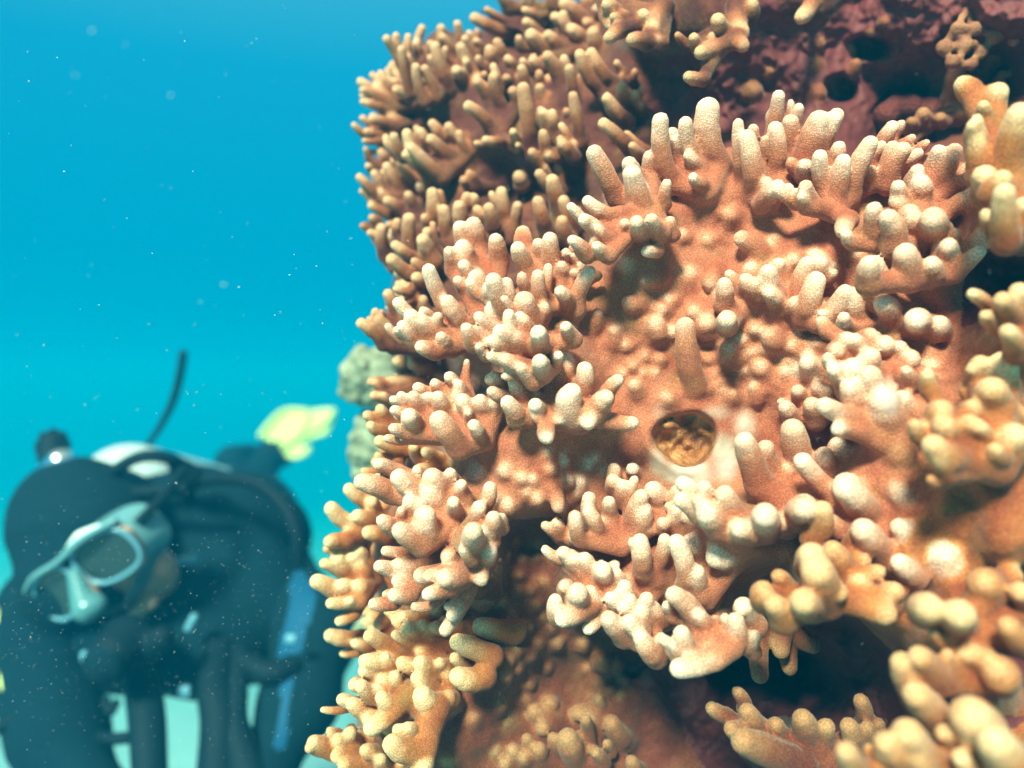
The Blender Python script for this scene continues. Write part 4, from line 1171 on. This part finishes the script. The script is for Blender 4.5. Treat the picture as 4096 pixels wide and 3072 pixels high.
R_ = ray
head_c = R_(350, 2165, 1.16)
body = [
    cap(head_c, R_(330, 2290, 1.14), .100, .086),                         # hooded head
    cap(R_(300, 2060, 1.20), R_(430, 2100, 1.22), .088, .088),
    cap(R_(430, 2250, 1.24), R_(560, 2320, 1.30), .070, .085),            # neck
    cap(R_(250, 2440, 1.30), R_(1040, 2330, 1.38), .085, .090),
    cap(R_(520, 2190, 1.34), R_(980, 2230, 1.40), .075, .080),           # shoulders
    cap(R_(640, 2380, 1.36), R_(900, 2200, 1.66), .150, .140),            # chest to waist
    cap(R_(900, 2200, 1.66), R_(960, 2110, 1.90), .140, .145),            # hips
    cap(R_(900, 2080, 1.92), R_(920, 1960, 2.25), .082, .060),            # legs
    cap(R_(920, 1960, 2.25), R_(940, 1855, 2.40), .056, .040),
    cap(R_(1010, 2090, 1.92), R_(1010, 1960, 2.20), .082, .060),
    cap(R_(1010, 1960, 2.20), R_(1060, 1850, 2.25), .056, .042),
    cap(R_(200, 2450, 1.28), R_(150, 2560, 1.16), .075, .068),            # arm on the open-water side
    cap(R_(150, 2560, 1.16), R_(235, 2930, 1.08), .072, .060),
    cap(R_(235, 2930, 1.08), R_(420, 3240, 1.00), .050, .034),
    cap(R_(1040, 2330, 1.36), R_(1265, 2520, 1.22), .085, .066),          # arm on the reef side
    cap(R_(1265, 2520, 1.22), R_(1200, 2800, 1.12), .056, .052),
    cap(R_(1200, 2800, 1.12), R_(1040, 3140, 1.02), .048, .034),
]
body += hand(R_(420, 3240, 1.00), R_(520, 3420, .96) - R_(420, 3240, 1.00), 1)
body += hand(R_(1040, 3140, 1.02), R_(960, 3330, .98) - R_(1040, 3140, 1.02), -1)
bv, bq, bn = sdf_mesh(body, .0055, .035)
bpx = bv[:, 0] / (K * bv[:, 1]) + 2048; bpy_ = 1536 - (bv[:, 2] - CAM_Z) / (K * bv[:, 1])
qx, qy, qd = bpx[bq].mean(1), bpy_[bq].mean(1), bv[bq].mean(1)[:, 1]
ln = np.interp(qy, [2270, 2400, 2620, 2720, 3000], [1195, 1215, 1150, 1150, 1120])
stripe = (np.abs(qx - ln) < np.interp(qy, [2270, 2350, 2600, 2720, 3000], [10, 55, 45, 22, 22])) & (qy > 2270) & (qy < 3000) & (bn[bq].mean(1)[:, 1] < .2)
for sel, nm, mt in ((~stripe, 'wetsuit_body', M_SUIT), (stripe, 'sleeve_panel', M_BLUE)):
    used, inv = np.unique(bq[sel].ravel(), return_inverse=True)
    if len(used): mesh_obj(nm, bv[used], inv.reshape(-1, 4).astype(np.int32), mt, DIV, bn[used])

# buoyancy vest: inflated collar and front lobes over the chest
vest = [cap(R_(600, 2130, 1.31), R_(900, 2160, 1.35), .100, .105), cap(R_(790, 2060, 1.37), R_(1050, 2150, 1.40), .085, .085), cap(R_(480, 2500, 1.24), R_(1040, 2500, 1.27), .095, .090),
        cap(R_(500, 2470, 1.17), R_(820, 2560, 1.19), .070, .075), cap(R_(820, 2560, 1.19), R_(1050, 2470, 1.24), .075, .062), cap(R_(470, 2480, 1.17), R_(300, 2560, 1.17), .066, .055),
        cap(R_(700, 2250, 1.28), R_(1010, 2330, 1.27), .075, .070), cap(R_(640, 2600, 1.16), R_(900, 2630, 1.17), .050, .050), cap(R_(480, 2660, 1.14), R_(560, 2640, 1.15), .040, .040)]
vv, vq, vn = sdf_mesh(vest, .006, .03)
mesh_obj('buoyancy_vest', vv, vq, M_VEST, DIV, vn)

# face, mask and regulator, tilted as the head leans
up = np.array((-.56, .10, .83)); up /= np.linalg.norm(up)
fw = np.array((-.12, -.95, -.28)); fw /= np.linalg.norm(fw)
rt = np.cross(up, fw); rt /= np.linalg.norm(rt); up = np.cross(fw, rt)
if rt[0] < 0: rt = -rt
mc = R_(325, 2322, 1.03)


def mk(u, v, w=0.0): return mc + rt * u * 1.1 + up * v * 1.1 + fw * w


fv, fq, fn = sdf_mesh([cap(mk(0, -.010, -.085), mk(0, -.050, -.095), .042, .038), cap(mk(0, .005, -.002), mk(0, -.030, .012), .010, .015), cap(mk(-.014, -.074, -.046), mk(.014, -.074, -.046), .010, .010)], .004, .012)
mesh_obj('face', fv, fq, M_SKIN, DIV, fn)
mask = empty('mask', mc.tolist()); mask.parent = DIV; mask.location = Vector(mc.tolist()) - DIV.location


def lens_ring(s, grow=1.0, w=0.0, n=16):
    out = []
    for k in range(n):
        t = 2 * math.pi * k / n
        cu, su = math.cos(t), math.sin(t)
        x = .038 * grow * math.copysign(abs(cu) ** .75, cu); y = .030 * grow * math.copysign(abs(su) ** .8, su)
        y -= s * x * .12
        out.append(mk(s * .044 + x, .004 + y, w - abs(s * .044 + x) * .16))
    return out


for s in (-1, 1):
    tube('frame', lens_ring(s), .0034, M_FRAME, mask, n=8, closed=True, step=3)
    ring = lens_ring(s, .98, -.002, 24)
    c = np.mean(ring, axis=0)
    bk = [p - fw * .004 for p in ring]
    V = ring + bk; n = 24
    F = [tuple(range(n)), tuple(range(n, 2 * n))[::-1]] + [(k, (k + 1) % n, n + (k + 1) % n, n + k) for k in range(n)]
    mesh_obj('lens', np.array(V), F, M_LENS, mask, smooth=False)
tube('bridge', [mk(-.085, .030, -.012), mk(-.045, .037, .003), mk(0, .034, .006), mk(.045, .037, .003), mk(.086, .030, -.012)], [.003, .004, .0045, .006, .004], M_CLEAR, mask)
tube('brow_highlight', [mk(.022, .040, .004), mk(.045, .042, .003), mk(.070, .037, -.004)], [.002, .0055, .002], M_PALE, mask)  # painted highlight: pale strip along the upper edge of the mask
nv, nq, nn = sdf_mesh([cap(mk(0, .010, .0), mk(0, -.028, .024), .010, .017), cap(mk(-.010, -.032, .018), mk(.010, -.032, .018), .013, .013)], .003, .010)
mesh_obj('nose_pocket', nv, nq, M_NOSE, mask, nn)
outer, inner = [], []
for k in range(40):
    t = 2 * math.pi * k / 40
    cu, su = math.cos(t), math.sin(t)
    x = .088 * math.copysign(abs(cu) ** .7, cu); y = .039 * math.copysign(abs(su) ** .7, su)
    if su < 0 and abs(x) < .05: y -= .020 * (1 - abs(x) / .05)
    inner.append(mk(x, y + .002, -.004 - abs(x) * .16)); outer.append(mk(x * 1.04, y * 1.10 + .001, -.045 - abs(x) * .30))
mesh_obj('skirt', np.array(inner + outer), [(k, (k + 1) % 40, 40 + (k + 1) % 40, 40 + k) for k in range(40)], M_CLEAR, mask)
tube('strap', [mk(-.090, .012, -.03), mk(-.104, .020, -.09), mk(-.085, .03, -.17)], .007, M_RUB, mask)
tube('strap', [mk(.090, .012, -.03), mk(.108, .020, -.09), mk(.09, .03, -.17)], .007, M_RUB, mask)
reg = empty('regulator', mk(0, -.085, .03).tolist()); reg.parent = DIV; reg.location = Vector(mk(0, -.085, .03).tolist()) - DIV.location
rv, rq, rn = sdf_mesh([cap(mk(.006, -.088, .020), mk(.006, -.088, .045), .034, .030), cap(mk(-.035, -.108, .02), mk(.047, -.108, .02), .016, .016)], .003, .008)
mesh_obj('second_stage', rv, rq, M_RUB, reg, rn)
cv = [mk(.006 + .022 * math.cos(2 * math.pi * k / 20), -.088 + .022 * math.sin(2 * math.pi * k / 20), .078) for k in range(20)] + [mk(.006 + .024 * math.cos(2 * math.pi * k / 20), -.088 + .024 * math.sin(2 * math.pi * k / 20), .070) for k in range(20)]
mesh_obj('purge_cover', np.array(cv), [tuple(range(20))] + [(k, 20 + k, 20 + (k + 1) % 20, (k + 1) % 20) for k in range(20)], M_VEST, reg)

# tank, valve and hoses
ta, tb = R_(520, 1985, 1.34), R_(840, 2010, 1.86)
tv, tq, tn = sdf_mesh([cap(ta, tb, .088, .088)], .006, .01)
tank = mesh_obj('tank', tv, tq, M_TANK, DIV, tn)
td = (ta - tb) / np.linalg.norm(ta - tb)
vx, vq2, vn2 = sdf_mesh([cap(ta + td * .08, R_(330, 1925, 1.22), .022, .020), cap(R_(250, 1895, 1.20), R_(300, 1925, 1.22), .024, .026), cap(R_(225, 1880, 1.19), R_(245, 1850, 1.19), .024, .022)], .003, .008)
mesh_obj('first_stage', vx, vq2, M_CHROME, DIV, vn2)
kv, kq, kn = sdf_mesh([cap(R_(205, 1830, 1.20), R_(215, 1775, 1.21), .019, .021)] + [cap(R_(212 + 58 * math.cos(a), 1775 + 50 * math.sin(a), 1.21), R_(210 + 56 * math.cos(a), 1805 + 48 * math.sin(a), 1.205), .0055, .0055) for a in np.linspace(0, 6.28, 9)[:-1]], .003, .004)
mesh_obj('valve_knob', kv, kq, M_RUB, DIV, kn)
tube('hose', [R_(330, 1960, 1.22), R_(430, 1900, 1.17), R_(560, 1828, 1.16), R_(690, 1838, 1.18), R_(745, 1905, 1.22), R_(760, 2010, 1.26)], .0095, M_RUB, DIV)
tube('hose', [R_(700, 1965, 1.24), R_(860, 1915, 1.20), R_(1030, 1935, 1.17), R_(1140, 2030, 1.15), R_(1190, 2150, 1.14), R_(1195, 2270, 1.15)], .0095, M_RUB, DIV)
tube('hose', [R_(330, 2010, 1.20), R_(520, 1975, 1.16), R_(700, 1955, 1.16), R_(780, 1945, 1.17)], .0085, M_RUB, DIV)
tube('snorkel', [R_(540, 1840, 1.62), R_(620, 1740, 1.60), R_(690, 1610, 1.58), R_(722, 1490, 1.56), R_(735, 1405, 1.55)], [.005, .006, .008, .0085, .0085], M_RUB, DIV)
sv, sq, sn = sdf_mesh([cap(R_(700, 1850, 1.19), R_(752, 1905, 1.21), .012, .022)], .004, .006)
mesh_obj('hose_fitting', sv, sq, M_RUB, DIV, sn)
tube('console_hose', [R_(560, 2640, 1.12), R_(575, 2760, 1.06), R_(590, 2900, 1.02), R_(600, 3120, .98)], [.020, .024, .024, .022], M_RUB, DIV)
tube('inflator_hose', [R_(880, 2600, 1.12), R_(855, 2750, 1.06), R_(880, 2900, 1.03), R_(870, 3140, 1.0)], [.024, .022, .026, .028], M_RUB, DIV)
tube('strap', [R_(960, 2600, 1.12), R_(950, 2760, 1.06), R_(940, 2900, 1.03), R_(1000, 3120, 1.0)], [.016, .014, .018, .026], M_RUB, DIV)
tube('strap', [R_(400, 2945, 1.04), R_(450, 2955, 1.03), R_(520, 2950, 1.03)], .008, M_RUB, DIV)
tube('strap', [R_(420, 2790, 1.06), R_(440, 2850, 1.05), R_(470, 2800, 1.06)], .006, M_RUB, DIV)
tube('strap', [R_(960, 2640, 1.10), R_(1080, 2690, 1.08), R_(1180, 2660, 1.10)], .016, M_RUB, DIV)
tube('octopus_hose', [R_(-60, 2400, 1.12), R_(10, 2520, 1.10), R_(15, 2680, 1.08), R_(50, 2830, 1.06), R_(105, 2900, 1.05)], .0085, M_YEL, DIV)
tube('hose', [R_(-120, 2960, 1.04), R_(-10, 2915, 1.04), R_(70, 2860, 1.05), R_(160, 2790, 1.08)], .0085, M_RUB, DIV)
bt = R_(614, 2112, 1.10)
b2v, b2q, b2n = sdf_mesh([cap(bt, bt + np.array((0, .006, 0)), .0105, .0105)], .002, .003)
mesh_obj('buckle', b2v, b2q, M_PALE, DIV, b2n)
for (px, py, y, sx, sz, a) in ((722, 2245, 1.14, .050, .013, -.18), (515, 2560, 1.06, .030, .010, -.75), (345, 2625, 1.05, .014, .014, 0), (1165, 2555, 1.07, .016, .012, 0), (765, 2490, 1.08, .010, .026, .5), (740, 2765, 1.07, .016, .016, 0)):
    rounded('clip', R_(px, py, y), (sx, .010, sz), M_CLIP, DIV, rot=(0, a, 0))


def blade(name, outline, y0, dy, mat, parent, th=.012):
    """Fin blade: outlined plate with thickness, sloping back by dy over its width."""
    P = np.array([R_(500 + x / 1.746, 1350 + yy / 1.746, 1.0) for x, yy in outline])
    u = np.array([(x - outline[0][0]) / 500 for x, _ in outline])
    pts = []
    for (x, yy), k in zip(outline, u):
        pts.append(R_(500 + x / 1.746, 1350 + yy / 1.746, y0 + dy * k + (850 - yy) * .0006))
    pts = np.array(pts); n = len(pts)
    nn_ = np.array((.35, .90, -.25)) * th
    V = np.concatenate([pts, pts + nn_])
    F = [tuple(range(n)), tuple(range(n, 2 * n))[::-1]] + [(k, (k + 1) % n, n + (k + 1) % n, n + k) for k in range(n)]
    return mesh_obj(name, V, F, mat, parent, smooth=False)


fin = empty('fin', R_(1080, 1800, 2.5).tolist()); fin.parent = DIV; fin.location = Vector(R_(1080, 1800, 2.5).tolist()) - DIV.location
ol = [(945, 690), (1000, 610), (1110, 512), (1270, 508), (1400, 492), (1460, 494), (1455, 560), (1395, 675), (1300, 705), (1218, 738), (1250, 760), (1285, 755), (1282, 790), (1240, 830), (1180, 848), (1125, 830), (1090, 790), (1030, 765), (1020, 730)]
blade('blade', ol, 2.20, .12, M_YEL, fin)
for ro in (((945, 690), (1000, 612), (1110, 514), (1270, 510)), ((1030, 765), (1200, 700), (1390, 600), (1455, 520)), ((1090, 790), (1150, 740), (1230, 640), (1290, 540))):
    tube('rib', [R_(500 + x / 1.746, 1350 + yy / 1.746, 2.19 + .12 * (x - 945) / 500 + (850 - yy) * .0006) for x, yy in ro], .008, M_YEL, fin, n=6)
pv, pq, pn = sdf_mesh([cap(R_(1080, 1830, 2.27), R_(1120, 1815, 2.36), .046, .042), cap(R_(1060, 1790, 2.33), R_(1200, 1790, 2.42), .020, .018)], .006, .02)
mesh_obj('foot_pocket', pv, pq, M_RUB, fin, pn)
fin2 = empty('fin', R_(990, 1800, 2.5).tolist()); fin2.parent = DIV; fin2.location = Vector(R_(990, 1800, 2.5).tolist()) - DIV.location
blade('blade', [(785, 800), (800, 770), (850, 762), (940, 760), (948, 785), (930, 805), (860, 812), (800, 818)], 2.55, .5, M_YEL, fin2)
pv, pq, pn = sdf_mesh([cap(R_(930, 1850, 2.50), R_(1000, 1835, 2.62), .055, .050)], .006, .02)
mesh_obj('foot_pocket', pv, pq, M_RUB, fin2, pn)

# ------------------------------------------------------------------ drifting specks
def specks():
    m = simple_mat('marine_snow', (0.85, 0.85, 0.80), rough=0.8)
    V, F = [], []
    octv = np.array(((1, 0, 0), (-1, 0, 0), (0, 1, 0), (0, -1, 0), (0, 0, 1), (0, 0, -1)), dtype=float)
    octf = ((0, 2, 4), (2, 1, 4), (1, 3, 4), (3, 0, 4), (2, 0, 5), (1, 2, 5), (3, 1, 5), (0, 3, 5))
    r = np.random.default_rng(5)
    def add(c, s, ln, ang):
        q = octv * s
        q[:, 0] *= ln
        ca, sa = math.cos(ang), math.sin(ang)
        w = np.stack([q[:, 0] * ca - q[:, 2] * sa, q[:, 1], q[:, 0] * sa + q[:, 2] * ca], 1) + c
        n = len(V) * 6
        V.append(w)
        F.extend([tuple(i + n for i in t) for t in octf])
    for _ in range(1100):
        px, py = r.uniform(0, 1250), r.normal(2500, 330)
        if 1900 < py < 3050: add(ray(px, py, r.uniform(.36, .75)), r.uniform(.00006, .00013), r.uniform(1.2, 3.5), r.uniform(.25, .8))
    for _ in range(260):
        add(ray(r.uniform(0, 1700), r.uniform(-100, 2000), r.uniform(.36, .9)), r.uniform(.00008, .0002), r.uniform(1, 3.5), r.uniform(-1.0, .3))
    for _ in range(140):
        add(ray(r.uniform(1600, 4000), r.uniform(0, 3000), r.uniform(.25, .36)), r.uniform(.00006, .00012), r.uniform(1, 3), r.uniform(-1, 1))
    for px, py, y, s in ((367, 122, .24, .00035), (500, 178, .25, .0002), (300, 300, .24, .00025), (682, 380, .25, .0003), (895, 1138, .26, .0003), (800, 1205, .27, .0002)):
        add(ray(px, py, y), s, 1.2, -.5)
    tag(mesh_obj('drifting_specks', np.concatenate(V), F, m, smooth=False), 'pale specks of marine snow drifting in the water', 'specks', kind='stuff')


specks()

# ------------------------------------------------------------------ the water itself
def haze_box():
    m = bpy.data.materials.new('sea_water')
    m.use_nodes = True
    nt = m.node_tree
    nt.nodes.clear()
    out = nt.nodes.new('ShaderNodeOutputMaterial')
    v = nt.nodes.new('ShaderNodeVolumePrincipled')
    v.inputs['Density'].default_value = 0.32
    v.inputs['Color'].default_value = (0.0, 0.11, 0.21, 1)
    v.inputs['Absorption Color'].default_value = (0.0, 0.63, 0.66, 1)
    v.inputs['Anisotropy'].default_value = 0.0
    nt.links.new(v.outputs[0], out.inputs['Volume'])
    lo, hi = (-95, -45, -4.2), (95, 125, 1.62)
    V = [(x, y, z) for x in (lo[0], hi[0]) for y in (lo[1], hi[1]) for z in (lo[2], hi[2])]
    F = [(0, 1, 3, 2), (4, 6, 7, 5), (0, 4, 5, 1), (2, 3, 7, 6), (0, 2, 6, 4), (1, 5, 7, 3)]
    tag(mesh_obj('haze', V, F, m, smooth=False), kind='stuff')


haze_box()
